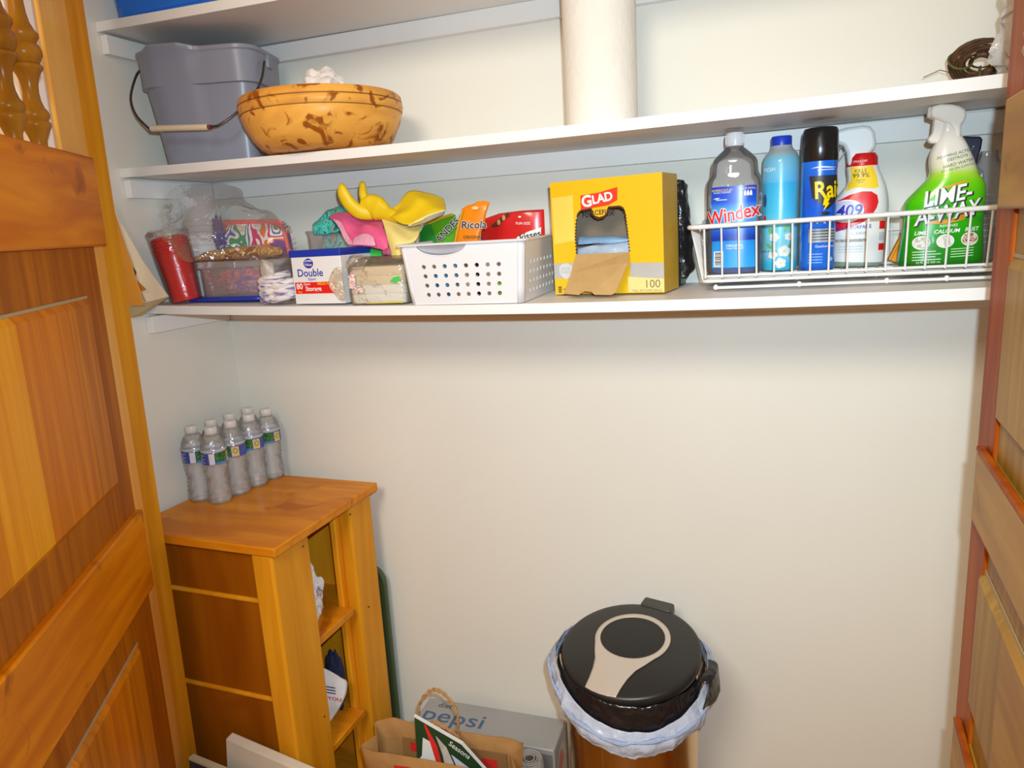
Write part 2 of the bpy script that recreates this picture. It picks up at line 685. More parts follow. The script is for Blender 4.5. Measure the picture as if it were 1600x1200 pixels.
XL, XR, YB, YF = -1.40, 0.46, 1.586, 1.30
SHELF_Z = {1: 1.983, 2: 1.676, 3: 1.367}
SAG = {1: 0.010, 2: 0.010, 3: 0.0147}
TH = 0.0194
def shelf_z(n, x, y):
    s = SAG[n] * max(0.0, 1 - ((x + 0.472) / 0.927) ** 2)
    return SHELF_Z[n] - s * (0.55 + 0.45 * min(1.0, max(0.0, (YB - y) / (YB - YF))))

# ------------------------------------------------------------------ room shell
struct('wall_back', G().box(-1.55, 0.62, YB, YB + 0.10, 0, 2.5), WALL, smooth=False)
struct('wall_left', G().box(XL - 0.12, XL, 1.115, YB, 0, 2.5), WALL, smooth=False)
struct('wall_right', G().box(XR, XR + 0.12, 1.24, YB, 0, 2.5), WALL, smooth=False)
struct('ceiling', G().box(-1.55, 0.62, 1.115, YB + 0.1, 2.5, 2.6), CEIL, smooth=False)
struct('floor', G().box(-3.2, 2.2, -1.6, YB + 0.1, -0.08, 0), FLOOR, smooth=False)
struct('wall_front_left', G().box(-3.2, -1.316, 1.03, 1.112, 0, 2.6), mat('white room paint', (0.86, 0.83, 0.76), rough=0.7, vary=0.01), smooth=False)
struct('wall_front_right', G().box(0.36, 2.2, 1.14, 1.24, 0, 2.6), MATS['white room paint'], smooth=False)

j = struct('trim_1', G().box(-0.052, 0.0, 0.0, 0.041, 0, 2.4), JAMB, smooth=False)
j.location = (-1.2619, 1.0735, 0)
j.rotation_euler = (0, radians(1.2), 0)
struct('trim_2', G().box(0.315, 0.36, 1.145, 1.215, 0, 2.4), JAMB, smooth=False)

# ------------------------------------------------------------------ left door: stiles, rails, raised panels of planks, turned spindles
def lathe_spindle(z0, reach, k=1.0):
    prof = [(0.013, 0), (0.0135, 0.012), (0.017, 0.022), (0.0215, 0.032), (0.0245, 0.038), (0.0240, 0.043), (0.0205, 0.047), (0.0235, 0.052), (0.0245, 0.057),
            (0.0225, 0.063), (0.0175, 0.070), (0.0140, 0.082), (0.0128, 0.095), (0.0140, 0.110), (0.0175, 0.122), (0.0215, 0.130), (0.0258, 0.135), (0.0258, 0.140),
            (0.0205, 0.144), (0.0245, 0.150), (0.0283, 0.158), (0.0283, 0.165), (0.0255, 0.173), (0.0215, 0.178), (0.0235, 0.183), (0.0268, 0.188), (0.0268, 0.194),
            (0.0215, 0.200), (0.0160, 0.212), (0.0130, 0.228), (0.0118, 0.250), (0.0118, 0.300), (0.016, 0.33), (0.022, 0.36), (0.0265, 0.38), (0.022, 0.40), (0.0145, 0.44), (0.012, reach)]
    return G().lathe([(r * k, z0 + z * k) for r, z in prof], n=24, cy=-0.006)

d1 = bpy.data.objects.new('door_1', None)
COL.objects.link(d1)
d1['kind'] = 'structure'
# the old door leans a little out of plumb
d1.matrix_world = Matrix.Translation((-1.2545, 1.068, 0)) @ Matrix.Rotation(radians(1.25), 4, 'Y') @ Matrix.Rotation(atan2(-0.861, 0.508), 4, 'Z')
DW = 0.783
obj('stile', G().box(0, 0.125, -0.008, 0, 0.02, 2.28), DOOR_STILE, d1, bevel=0.003)
obj('stile', G().box(DW - 0.107, DW, -0.030, 0, 0.02, 2.28), DOOR_STILE, d1, bevel=0.003)
def rail(z0, z1, s0, m, parent, name='rail', s1=DW - 0.04, y0=-0.012, y1=0.018):
    return obj(name, G().box(s0, s1, y0, y1, z0, z1), m, parent, bevel=0.004)
rail(1.506, 1.666, 0.030, DOOR_RAIL, d1)
rail(0.818, 0.987, 0.059, DOOR_RAIL, d1)
rail(0.05, 0.25, 0.062, DOOR_RAIL, d1)
rail(2.16, 2.28, 0.027, DOOR_RAIL, d1)
def raised(parent, z0, z1, s0, s1, edges, mats, y=0.005, side=1, margin=None, ms0=0.064, ms1=DW - 0.06, mz0=None, mz1=None):
    """a panel: flat margin, then planks standing proud with a chamfered edge"""
    g = G()
    ya, yb = sorted((side * (y - 0.012), side * y))
    g.box(ms0, ms1, ya, yb, mz0, mz1)
    obj('panel', g, margin, parent, smooth=False)
    e = [s0] + list(edges) + [s1]
    up = side * 0.008
    for i in range(len(e) - 1):
        a, b = e[i] + 0.0004, e[i + 1] - 0.0004
        c = 0.012
        ia = a + (c if i == 0 else 0)
        ib = b - (c if i == len(e) - 2 else 0)
        yy = side * y
        v = [(a, yy, z0), (b, yy, z0), (b, yy, z1), (a, yy, z1), (ia, yy + up, z0 + c), (ib, yy + up, z0 + c), (ib, yy + up, z1 - c), (ia, yy + up, z1 - c)]
        f = [(4, 5, 6, 7), (0, 1, 5, 4), (1, 2, 6, 5), (2, 3, 7, 6), (3, 0, 4, 7)]
        if side < 0:
            f = [tuple(reversed(q)) for q in f]
        obj('plank', G().add(v, f), mats[i % len(mats)], parent, smooth=False)
    ed = G()
    for z, dz in ((z1, 0.0045),):
        y2 = side * (y + 0.0004)
        ed.box(s0, s1, min(y2, y2 + side * 0.0012), max(y2, y2 + side * 0.0012), z - 0.0005, z + dz)
    obj('bevel_highlight', ed, BEVEL_HI, parent, smooth=False)  # strip drawn along the top edge as its highlight
raised(d1, 1.0646, 1.417, 0.138, 0.685, (0.236, 0.334, 0.427, 0.556), [PLANKS[0], PLANKS[1], PLANKS[1], PLANKS[2], PLANKS[3]], margin=DOOR_MARGIN, mz0=0.98, mz1=1.51)
raised(d1, 0.33, 0.7495, 0.165, 0.685, (0.267, 0.374, 0.480, 0.587), [PLANKS[0], PLANKS[1], PLANKS[0], PLANKS[3], PLANKS[1]], margin=DOOR_MARGIN, mz0=0.24, mz1=0.825)
for s in (0.197, 0.283, 0.369, 0.456, 0.542, 0.628):
    o = obj('spindle', lathe_spindle(1.666, 0.555, 0.89), SPINDLE, d1)
    o.location.x = s

# ------------------------------------------------------------------ right door, seen almost edge-on
d2 = bpy.data.objects.new('door_2', None)
COL.objects.link(d2)
d2['kind'] = 'structure'
d2.location = (0.272, 1.10, 0)
d2.rotation_euler = (0, 0, atan2(-1.0, -0.056))
DW = 0.78
obj('stile', G().box(-0.040, 0.06, 0, 0.034, 0.02, 2.35), RED_STILE, d2, bevel=0.003)
obj('stile', G().box(DW - 0.1, DW, 0, 0.034, 0.02, 2.35), RED_STILE, d2, bevel=0.003)
def rail2(z0, z1, s0):
    return obj('rail', G().box(s0, DW - 0.03, -0.011, 0.03, z0, z1), RRAIL, d2, bevel=0.003)
rail2(1.482, 1.612, 0.022)
rail2(1.066, 1.164, 0.016)
rail2(0.55, 0.745, 0.010)
rail2(2.24, 2.36, 0.02)
obj('rail_edge', G().box(0.016, DW - 0.03, -0.0115, -0.001, 1.1642, 1.172), RED_STILE, d2, bevel=0.002)
obj('rail_edge', G().box(0.010, DW - 0.03, -0.0115, -0.001, 0.7452, 0.753), RED_STILE, d2, bevel=0.002)
def raised2(z0, z1, s0):
    raised(d2, z0, z1, s0, 0.70, (0.2, 0.34, 0.5), [RDOOR, RRAIL, RDOOR, RRAIL], y=-0.004, side=-1, margin=RDOOR, ms0=0.035, ms1=DW - 0.05, mz0=z0 - 0.06, mz1=z1 + 0.06)
raised2(1.215, 1.425, 0.062)
raised2(0.80, 1.008, 0.046)
for s in (0.115, 0.212, 0.309, 0.406, 0.503, 0.60):
    o = obj('spindle', lathe_spindle(1.612, 0.63).move(lambda p: Vector((p.x, p.y + 0.014, p.z))), SPINDLE, d2)
    o.location.x = s

# ------------------------------------------------------------------ three closet shelves on cleats
def closet_shelf(n, label, left=True):
    t = thing('closet_shelf', label, 'shelf', (0, 0, 0), group='white closet shelves')
    g = G()
    N = 26
    rings = []
    for i in range(N + 1):
        x = XL + 0.001 + (XR - XL - 0.002) * i / N
        rings.append([(x, YF, shelf_z(n, x, YF) - TH), (x, YF, shelf_z(n, x, YF)), (x, YB - 0.001, shelf_z(n, x, YB)), (x, YB - 0.001, shelf_z(n, x, YB) - TH)])
    g.loft(rings)
    obj('board', g, SHELF, t, angle=30)
    zb = SHELF_Z[n] - TH - 0.55 * SAG[n]
    obj('back_cleat', G().box(XL + 0.02, XR - 0.001, YB - 0.019, YB - 0.001, zb - 0.040, zb - 0.0005), SHELF, t, bevel=0.001)
    obj('side_cleat', G().box(XL + 0.001, XL + 0.019, YF + 0.006, YB - 0.02, zb - 0.040, zb - 0.0005), SHELF, t, bevel=0.001)
    obj('side_cleat', G().box(XR - 0.019, XR - 0.001, YF + 0.006, YB - 0.02, zb - 0.040, zb - 0.0005), SHELF, t, bevel=0.001)
    return t
closet_shelf(1, 'white closet shelf at the very top, holding the blue plastic bin')
closet_shelf(2, 'middle white closet shelf, holding the grey bucket and wooden bowl')
closet_shelf(3, 'lowest white closet shelf, crowded with bags, boxes and cleaning bottles')

# ------------------------------------------------------------------ wooden cart in the corner
MAPLE = wood('honey maple top', (0.52, 0.175, 0.012), (0.68, 0.27, 0.030), grain=(4, 22, 22), rough=0.38, coat=0.2, blotch=((0.42, 0.135, 0.014), 6, 0.60))
POST = wood('honey maple post', (0.56, 0.23, 0.022), (0.72, 0.33, 0.045), grain=(22, 22, 2), rough=0.4, coat=0.2)
SIDE = wood('dark honey ply', (0.24, 0.064, 0.004), (0.33, 0.100, 0.008), grain=(14, 14, 2), rough=0.42, coat=0.15, blotch=((0.25, 0.075, 0.008), 4, 0.6))
INNER = wood('honey ply inside', (0.66, 0.25, 0.02), (0.80, 0.35, 0.04), grain=(14, 14, 2), rough=0.5)
ct = thing('shelf_cart', 'honey coloured wooden cart with open shelves, under the water bottles', 'cart', (-0.962, 1.125, 0), radians(-1.0))
ZT = 0.875
obj('top', G().box(-0.422, 0, 0, 0.408, ZT - 0.021, ZT), MAPLE, ct, bevel=0.003)
for i, (z0, z1) in enumerate(((0.02, 0.487), (0.494, 0.729), (0.736, ZT - 0.022))):
    obj('side_panel', G().box(-0.410, -0.070, 0.026, 0.038, z0, z1), SIDE, ct, smooth=False)
for z in (0.4905, 0.7325):
    obj('batten', G().tube([(-0.410, 0.026, z), (-0.12, 0.026, z), (-0.068, 0.026, z)], 0.0062, 10), POST, ct)
obj('corner_post', G().box(-0.070, -0.016, 0.006, 0.133, 0, ZT - 0.0215), POST, ct, bevel=0.006, seg=3)
obj('corner_post', G().box(-0.066, -0.018, 0.300, 0.398, 0, ZT - 0.0215), POST, ct, bevel=0.006, seg=3)
obj('corner_post', G().box(-0.416, -0.415, 0.008, 0.024, 0, ZT - 0.0215), POST, ct, bevel=0.003)
obj('far_panel', G().box(-0.410, -0.066, 0.375, 0.387, 0.02, ZT - 0.022), INNER, ct, smooth=False)
obj('far_stile', G().box(-0.067, -0.050, 0.278, 0.2995, 0.02, ZT - 0.022), INNER, ct, bevel=0.003)
obj('end_panel', G().box(-0.417, -0.4105, 0.026, 0.387, 0.02, ZT - 0.022), INNER, ct, smooth=False)
for z in (0.586, 0.298, 0.075):
    obj('shelf', G().box(-0.409, -0.022, 0.1335, 0.2775, z - 0.018, z), MAPLE, ct, bevel=0.002)
    obj('shelf_back', G().box(-0.409, -0.072, 0.278, 0.374, z - 0.018, z), MAPLE, ct, smooth=False)
    obj('shelf_front', G().box(-0.409, -0.072, 0.0385, 0.133, z - 0.018, z), MAPLE, ct, smooth=False)
hol = mat('dark nail hole', (0.05, 0.02, 0.01), rough=0.9, vary=0)
for y, z in ((0.11, 0.83), (0.298, 0.83), (0.335, 0.56), (0.11, 0.40)):
    obj('nail_hole', G().box(-0.0165, -0.0150, y - 0.0018, y + 0.0018, z - 0.0018, z + 0.0018), hol, ct, smooth=False)

# crumpled bags on the cart shelves
BAGW = mat('white shopping bag film', (0.80, 0.80, 0.82), rough=0.35, vary=0.08, vscale=30)
BLUEINK = mat('navy print', (0.03, 0.05, 0.22), rough=0.5, vary=0.1)
REDINK = mat('red print', (0.70, 0.03, 0.03), rough=0.5, vary=0.05)
b = thing('plastic_bag', 'small crumpled grey-white plastic bag on upper cart shelf', 'plastic bag', (-1.045, 1.318, 0.587), group='plastic bags in the cart')
obj('bag', crumpled((0, 0, 0.068), (0.042, 0.034, 0.078), 3, 0.25, 1.8, flatb=0.001), BAGW, b, angle=25)
g = crumpled((0.026, 0.0, 0.085), (0.016, 0.012, 0.016), 8, 0.4, 3)
obj('print', g, patches('red and blue bag print', [srgb(200, 200, 205), srgb(190, 60, 70), srgb(200, 200, 205), srgb(110, 110, 150)], 60), b, angle=25)
b = thing('plastic_bag', 'folded white plastic bag with red and blue print on lower cart shelf', 'plastic bag', (-1.045, 1.314, 0.3050), group='plastic bags in the cart')
g = sheet([[(-0.06, -0.036, 0.002), (0.0, -0.034, 0.002), (0.022, -0.030, 0.002)],
           [(-0.06, -0.038, 0.08), (0.01, -0.030, 0.06), (0.05, 0.010, 0.055)],
           [(-0.05, -0.034, 0.18), (0.012, -0.020, 0.13), (0.055, 0.046, 0.095)],
           [(-0.06, -0.02, 0.20), (0.0, 0.0, 0.165), (0.035, 0.040, 0.12)]], 6, 6, 0.006, 24)
obj('bag', g, BAGW, b, solid=0.003, angle=25)
g = sheet([[(-0.05, -0.03, 0.16), (-0.015, -0.028, 0.165), (-0.004, -0.020, 0.16)], [(-0.05, -0.026, 0.23), (-0.02, -0.02, 0.232), (-0.012, -0.008, 0.225)], [(-0.05, 0.0, 0.235), (-0.03, 0.01, 0.24), (-0.015, 0.015, 0.22)]], 5, 5, 0.005, 30)
obj('handle', g, BAGW, b, solid=0.003)
bag_pl = lambda x, h, l: (0.012 + x * 0.72 + l, -0.022 + x * 0.95 - l, 0.095 + h - x * 0.75)
letters('print', 'THANK YOU', 0.013, bag_pl, REDINK, b, bold=0.02, x=0.008, y=0.012, lift=0.010)
for k in range(3):
    decal('print', [(-0.02, 0.026 + k * 0.008), (0.036, 0.026 + k * 0.008), (0.036, 0.029 + k * 0.008), (-0.02, 0.029 + k * 0.008)], bag_pl, BLUEINK, b, lift=0.010)
b = thing('cloth_bundle', 'small dark navy cloth bundle behind the printed bag on the cart', 'cloth', (-1.045, 1.385, 0.2985))
obj('cloth', crumpled((0.0, 0.0, 0.09), (0.030, 0.016, 0.088), 5, 0.22, 1.6, n=28, k=18, flatb=0.001), mat('navy cloth', (0.018, 0.025, 0.075), rough=0.8), b)

# green board standing between cart and wall
t = thing('serving_tray', 'dark green tray edge standing between cart and back wall', 'tray', (-1.10, 1.553, 0), 0)
tv, tf = flat([rrect(-0.21, 0.128, 0.002, 0.63, 0.05, 6)], thick=0.012)
obj('tray', G().add([(x, z, y) for x, y, z in tv], tf), mat('dark green plastic', (0.055, 0.085, 0.035), rough=0.4), t)
rim = [(x, -0.004, z) for x, z in rrect(-0.208, 0.126, 0.006, 0.626, 0.05, 6)]
obj('rim', G().tube(rim, 0.005, 8, closed=True), MATS['dark green plastic'], t)

# things leaning against the foot of the cart
t = thing('foam_board', 'off-white thick board leaning on the foot of the wooden cart', 'board', (-1.028, 1.078, -0.046), 0, rot=(radians(-4), 0, 0))
obj('board', G().add([(-0.135, -0.020, 0.05), (0.13, -0.020, 0.05), (0.13, -0.020, 0.418), (-0.108, -0.020, 0.462), (-0.135, 0.0, 0.05), (0.13, 0.0, 0.05), (0.13, 0.0, 0.424), (-0.105, 0.0, 0.468)],
    [(0, 1, 2, 3), (7, 6, 5, 4), (0, 4, 5, 1), (1, 5, 6, 2), (2, 6, 7, 3), (3, 7, 4, 0)]), mat('off white foam', (0.62, 0.54, 0.44), rough=0.7), t, bevel=0.003)
t = thing('notebook', 'dark grey binder with pale edge at the foot of the cart', 'binder', (-1.108, 1.035, -0.024), 0, rot=(radians(-4), 0, 0))
obj('cover', G().add([(-0.13, -0.012, 0.025), (0.22, -0.012, 0.025), (0.22, -0.012, 0.355), (-0.10, -0.012, 0.402), (-0.13, 0.0, 0.025), (0.22, 0, 0.025), (0.22, 0, 0.355), (-0.10, 0, 0.402)],
    [(0, 1, 2, 3), (7, 6, 5, 4), (0, 4, 5, 1), (1, 5, 6, 2), (2, 6, 7, 3), (3, 7, 4, 0)]), mat('charcoal cover', (0.035, 0.035, 0.04), rough=0.5), t, bevel=0.001)
obj('edge', G().add([(-0.10, -0.0135, 0.4022), (0.22, -0.0135, 0.3552), (0.22, 0.001, 0.3552), (-0.10, 0.001, 0.4022), (-0.10, -0.0135, 0.408), (0.22, -0.0135, 0.361), (0.22, 0.001, 0.361), (-0.10, 0.001, 0.408)],
    [(0, 1, 5, 4), (1, 2, 6, 5), (2, 3, 7, 6), (3, 0, 4, 7), (4, 5, 6, 7), (0, 3, 2, 1)]), mat('pale page edge', (0.50, 0.45, 0.30), rough=0.7), t, smooth=False)

# ------------------------------------------------------------------ six water bottles on the cart
WCLEAR = film('clear bottle plastic', tint=(1.0, 1.0, 1.0), haze=0.20, hazecol=(1.0, 1.0, 1.0), gloss=1.8, rough=0.12, bump=0.12, bscale=60, refr=0.35, ior=1.25)
WATER = film('drinking water', tint=(0.95, 0.96, 0.97), haze=0.02, hazecol=(0.8, 0.85, 0.9), gloss=0.7, rough=0.04, bump=0.25, bscale=60, refr=0.6, ior=1.22)
CAPW = mat('translucent white cap', (0.72, 0.68, 0.66), rough=0.4, vary=0.02)
LBLUE = mat('blue water label', (0.045, 0.075, 0.36), rough=0.35, vary=0.15, vscale=70)
LNAVY = mat('deep blue water label', (0.02, 0.03, 0.26), rough=0.35, vary=0.1)
LPALE = mat('pale label panel', (0.72, 0.70, 0.78), rough=0.4, vary=0.05, vscale=90)
LGREEN = patches('forest print', [srgb(20, 70, 25), srgb(60, 120, 40), srgb(30, 90, 35), srgb(110, 150, 70)], 90)
LBAND = film('frosted bottle band', tint=(0.9, 0.9, 0.9), haze=0.5, hazecol=(0.85, 0.85, 0.86), gloss=0.5, bump=0.1)
def wprofile(g=0.0):
    P = [(0.020, 0.004), (0.026, 0.0), (0.0305, 0.004), (0.0318, 0.012)]
    z = 0.016
    k = 0
    while z < 0.108:
        r = 0.0318 - 0.0035 * sin(pi * (z - 0.016) / 0.095) ** 2
        P.append((r + (0.0008 if k % 2 else -0.0016), z))
        z += 0.0055
        k += 1
    P += [(0.0325, 0.110), (0.0325, 0.141), (0.0335, 0.143), (0.0335, 0.149), (0.0322, 0.151), (0.0305, 0.160), (0.0262, 0.171), (0.0200, 0.181), (0.0148, 0.187), (0.0128, 0.190), (0.0128, 0.194)]
    return [(r * 0.905 - g, zz * 0.93) for r, zz in P]
def water_bottle():
    t = thing('water_bottle', '', 'bottle', (0, 0, 0), group='water bottles on the cart')
    g = G().lathe(wprofile(), 56, cap1=False)
    def dent(p):
        # soft dents and ribs pressed into the thin plastic below the label and on the shoulder
        if 0.008 < p.z < 0.102 or 0.142 < p.z < 0.168:
            a = atan2(p.y, p.x)
            k = 0.0013 * noise.noise(Vector((cos(a) * 2.6, sin(a) * 2.6, p.z * 95))) + 0.0007 * sin(a * 7 + p.z * 160)
            r = sqrt(p.x ** 2 + p.y ** 2)
            return Vector((p.x * (1 + k / r), p.y * (1 + k / r), p.z))
        return p
    obj('bottle', g.move(dent), WCLEAR, t, angle=70)
    obj('water', G().lathe([(0.001, 0.1597), (0.0215, 0.1600)], 24, cap0=False, cap1=False), WATER, t, angle=70)
    obj('frosted_band', G().lathe([(0.0306, 0.1325), (0.0307, 0.1385)], 28, cap0=False, cap1=False), LBAND, t)
    cap = G()
    cap.lathe([(0.0142, 0.1760), (0.0146, 0.177), (0.0146, 0.189), (0.0136, 0.1905)], 24)
    obj('cap', cap, CAPW, t)
    obj('neck_ring', G().lathe([(0.0150, 0.1735), (0.0156, 0.1743), (0.0150, 0.1752)], 24), CAPW, t)
    m = round_map(0.0296, 0.1165)
    la = patch('label', -0.093, 0.093, -0.0140, 0.0140, m, LBLUE, t, nu=36)
    def sub(n, a, b, c, d, mm, lift=0.0008):
        o = patch(n, a, b, c, d, m, mm, t, lift=lift, nu=8)
        o.parent = la
    sub('label_panel', -0.040, -0.010, 0.002, 0.0148, LNAVY)
    sub('barcode_panel', 0.004, 0.017, -0.0135, 0.0135, LPALE)
    sub('forest_picture', 0.0185, 0.046, -0.0140, 0.0140, LGREEN)
    sub('emblem_panel', 0.048, 0.066, -0.0125, 0.0125, mat('tan emblem panel', (0.75, 0.52, 0.22), rough=0.4))
    o = decal('emblem', oval(0.057, 0.002, 0.0055, 0.0068), m, mat('green emblem', (0.10, 0.30, 0.04), rough=0.4), t, lift=0.0011)
    o.parent = la
    o = decal('emblem', oval(0.057, 0.002, 0.0034, 0.0046), m, MATS['tan emblem panel'], t, lift=0.0014)
    o.parent = la
    sub('lake_picture', 0.0185, 0.046, -0.0140, -0.0085, mat('lake blue', (0.05, 0.25, 0.60), rough=0.4), 0.0012)
    for k in range(5):
        z = 0.009 - k * 0.0045
        sub('fine_print', -0.038, -0.006 - (k % 2) * 0.006, z, z + 0.0012, LPALE, 0.0011)
    return t
wb = water_bottle()
spots = [   # turn of the label, what tells each one apart
    (10, 'nearest clear water bottle in the outer row on the cart, blue label text forward'),
    (-62, 'clear water bottle second in the outer row on the cart, tan emblem facing out'),
    (-48, 'clear water bottle third in the outer row on the cart, forest picture and emblem showing'),
    (-28, 'clear water bottle fourth in the outer row, forest picture at its side'),
    (12, 'nearest clear water bottle in the row along the side wall, blue label forward'),
    (40, 'second clear water bottle along the side wall, cap just above the nearest outer bottle'),
    (75, 'third clear water bottle along the side wall, half hidden behind the outer row'),
    (120, 'rearmost clear water bottle along the side wall, deep in the corner')]
for i, (a, lab) in enumerate(spots):
    col, row = i // 4, i % 4
    p = Vector((-1.282 - 0.0618 * col + 0.006 * row, 1.334 + 0.0612 * row + 0.002 * col, ZT + 0.0004))
    if i == 0:
        wb.location, wb.rotation_euler = p, (0, 0, radians(a))
        wb['label'] = lab
    else:
        dup(wb, p, radians(a), lab)

# ------------------------------------------------------------------ floor: soda case, paper bag, trash can
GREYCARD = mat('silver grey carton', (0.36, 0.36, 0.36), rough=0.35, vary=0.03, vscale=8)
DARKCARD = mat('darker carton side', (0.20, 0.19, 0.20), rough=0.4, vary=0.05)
PBLUE = mat('soda blue print', (0.06, 0.12, 0.25), rough=0.4, vary=0.03)
PRED = mat('soda red print', (0.70, 0.14, 0.08), rough=0.4, vary=0.05)
t = thing('soda_case', 'grey carton of canned soda lying by the back wall behind the paper bag', 'carton', (-0.867, 1.437, 0.0), radians(1.5))
g = G().box(0, 0.384, 0, 0.117, 0.001, 0.25)
obj('carton', g, GREYCARD, t, bevel=0.004)
def topmap(x, h, l):
    return (x, h, 0.25 + l)
letters('lettering', 'diet', 0.026, topmap, mat('dark print', (0.05, 0.05, 0.07), rough=0.4, vary=0), t, x=0.057, y=0.093)
letters('lettering', 'pepsi', 0.072, topmap, PBLUE, t, x=0.098, y=0.052, bold=0.004, sx=1.18)
side = lambda x, h, l: (0.384 + l, x, h)
decal('print', oval(0.058, 0.17, 0.042, 0.055), side, mat('pale soda print', (0.55, 0.55, 0.55), vary=0.05), t, lift=0.0006)
decal('print', oval(0.058, 0.155, 0.026, 0.050, a0=0.2, a1=3.6), side, PRED, t, lift=0.0010)
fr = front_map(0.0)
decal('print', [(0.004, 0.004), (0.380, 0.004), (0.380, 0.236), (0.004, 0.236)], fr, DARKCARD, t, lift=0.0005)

# clear plastic roll wrapped in film, lying on the case's front corner
RFILM = film('wrap roll film', tint=(0.9, 0.9, 0.9), haze=0.45, hazecol=(0.8, 0.78, 0.76), gloss=0.7, bump=0.4, bscale=50)
t = thing('plastic_wrap_roll', 'roll of clear plastic film standing behind the right end of paper bag', 'plastic roll', (-0.525, 1.385, 0.0), 0)
g = G()
g.lathe([(0.030, 0.001), (0.034, 0.004), (0.034, 0.262), (0.030, 0.270), (0.024, 0.268), (0.020, 0.262)], 28, cap1=False)
obj('roll', g, RFILM, t)
for r, z in ((0.026, 0.271), (0.019, 0.270), (0.012, 0.2695)):
    obj('layer', G().tube([(r * cos(a), r * sin(a), z) for a in [2 * pi * i / 24 for i in range(24)]], 0.0018, 6, closed=True), RFILM, t)

KRAFT = mat('brown kraft paper', (0.40, 0.205, 0.070), rough=0.8, spec=0.2, vary=0.10, vscale=26, bump=0.12, bscale=55)
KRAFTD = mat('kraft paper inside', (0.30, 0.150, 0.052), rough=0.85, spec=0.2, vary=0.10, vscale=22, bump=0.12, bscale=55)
t = thing('paper_bag', 'open brown kraft paper shopping bag with red print, between cart and trash can', 'paper bag', (-0.672, 1.232, 0.0), radians(3))
HB = 0.392
def bag_ring(z, grow, wob):
    hw, hd = 0.170 + grow, 0.046 + grow
    pts = []
    for i in range(40):
        a = 2 * pi * i / 40
        e = 0.32
        x = hw * (abs(cos(a)) ** e) * (1 if cos(a) > 0 else -1)
        y = hd * (abs(sin(a)) ** e) * (1 if sin(a) > 0 else -1)
        fold = -0.020 * wob * max(0, 1 - abs(y) / 0.028) * (1 if abs(x) > hw * 0.9 else 0)
        dz = wob * (0.004 * sin(3 * a + 1) + 0.003 * sin(7 * a))
        pts.append((x + (fold if x > 0 else -fold), y, z + dz))
    return pts
g = G().loft([bag_ring(0.001, -0.004, 0), bag_ring(0.10, 0.0, 0.0), bag_ring(0.25, 0.002, 0.4), bag_ring(0.34, 0.005, 0.8), bag_ring(HB, 0.010, 1.0)], 0, True, False)
obj('bag', g, KRAFT, t, solid=0.0022, angle=28)
# handle patches inside the rim
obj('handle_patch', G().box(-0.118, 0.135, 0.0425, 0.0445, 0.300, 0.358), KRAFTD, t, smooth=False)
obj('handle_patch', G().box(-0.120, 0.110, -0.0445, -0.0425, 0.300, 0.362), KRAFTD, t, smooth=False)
KRED = mat('red bag print', (0.72, 0.025, 0.02), rough=0.6, vary=0.05)
ins = lambda x, h, l: (x, 0.0422 - l, h - 0.012)
decal('print', [(-0.098, 0.338), (-0.050, 0.338), (-0.035, 0.360), (-0.098, 0.362)], ins, KRED, t, lift=0.0006)
decal('print', [(0.075, 0.330), (0.112, 0.330), (0.112, 0.352), (0.075, 0.352)], ins, KRED, t, lift=0.0006)
outf = lambda x, h, l: (x, -0.0545 - l - (h - 0.34) * 0.08, h + 0.02)
decal('print', [(-0.090, 0.28), (-0.03, 0.28), (-0.02, 0.345), (-0.055, 0.352), (-0.090, 0.350)], outf, KRED, t, lift=0.0015)
decal('print', [(-0.01, 0.30), (0.06, 0.30), (0.06, 0.33), (-0.01, 0.33)], outf, KRED, t, lift=0.0015)
CORD = mat('twisted paper cord', (0.46, 0.245, 0.085), rough=0.8, vary=0.2, vscale=120, bump=0.4, bscale=160)
def cord_handle(y, x0, x1, z0, top, lean):
    path = spline([(x0, y, z0 - 0.05), (x0 - 0.002, y, z0), (x0 + 0.003, y + lean * 0.5, z0 + (top - z0) * 0.62), (x0 + 0.024, y + lean * 0.9, top - 0.010),
                   ((x0 + x1) / 2, y + lean, top), (x1 - 0.024, y + lean * 0.9, top - 0.012), (x1 + 0.001, y + lean * 0.5, z0 + (top - z0) * 0.58), (x1, y, z0), (x1, y, z0 - 0.05)], 6)
    g = G()
    for ph in (0, pi):
        q = []
        for i, p in enumerate(path):
            q.append(p + Vector((0, cos(i * 0.9 + ph) * 0.0022, sin(i * 0.9 + ph) * 0.0022)))
        g.tube(q, 0.0028, 7)
    return obj('handle', g, CORD, t)
cord_handle(0.0425, -0.072, 0.022, 0.375, 0.487, 0.012)
cord_handle(0.0225, -0.060, 0.034, 0.350, 0.438, -0.012)

# magazine and papers standing in the bag
m = thing('magazine', 'dark green magazine standing in the paper bag, red and white picture', 'magazine', (-0.663, 1.207, 0.058), 0, rot=(radians(-3), 0, radians(4)))
GREENC = mat('dark green cover', (0.018, 0.060, 0.022), rough=0.3, coat=0.3, vary=0.06)
tv, tf = flat([[(-0.062, 0), (0.098, 0), (0.098, 0.295), (0.045, 0.352), (-0.062, 0.402)]], thick=0.006)
obj('cover', G().add([(x, z, y) for x, y, z in tv], tf), GREENC, m)
mf = front_map(-0.003)
PAPER = mat('white paper', (0.78, 0.77, 0.78), rough=0.6, vary=0.03)
PGREY = mat('pale grey picture', (0.55, 0.50, 0.46), rough=0.5, vary=0.25, vscale=30)
decal('picture', [(-0.058, 0.10), (0.035, 0.10), (0.03, 0.2), (-0.005, 0.29), (-0.022, 0.345), (-0.045, 0.355), (-0.05, 0.31), (-0.058, 0.30)], mf, PAPER, m, lift=0.0006)
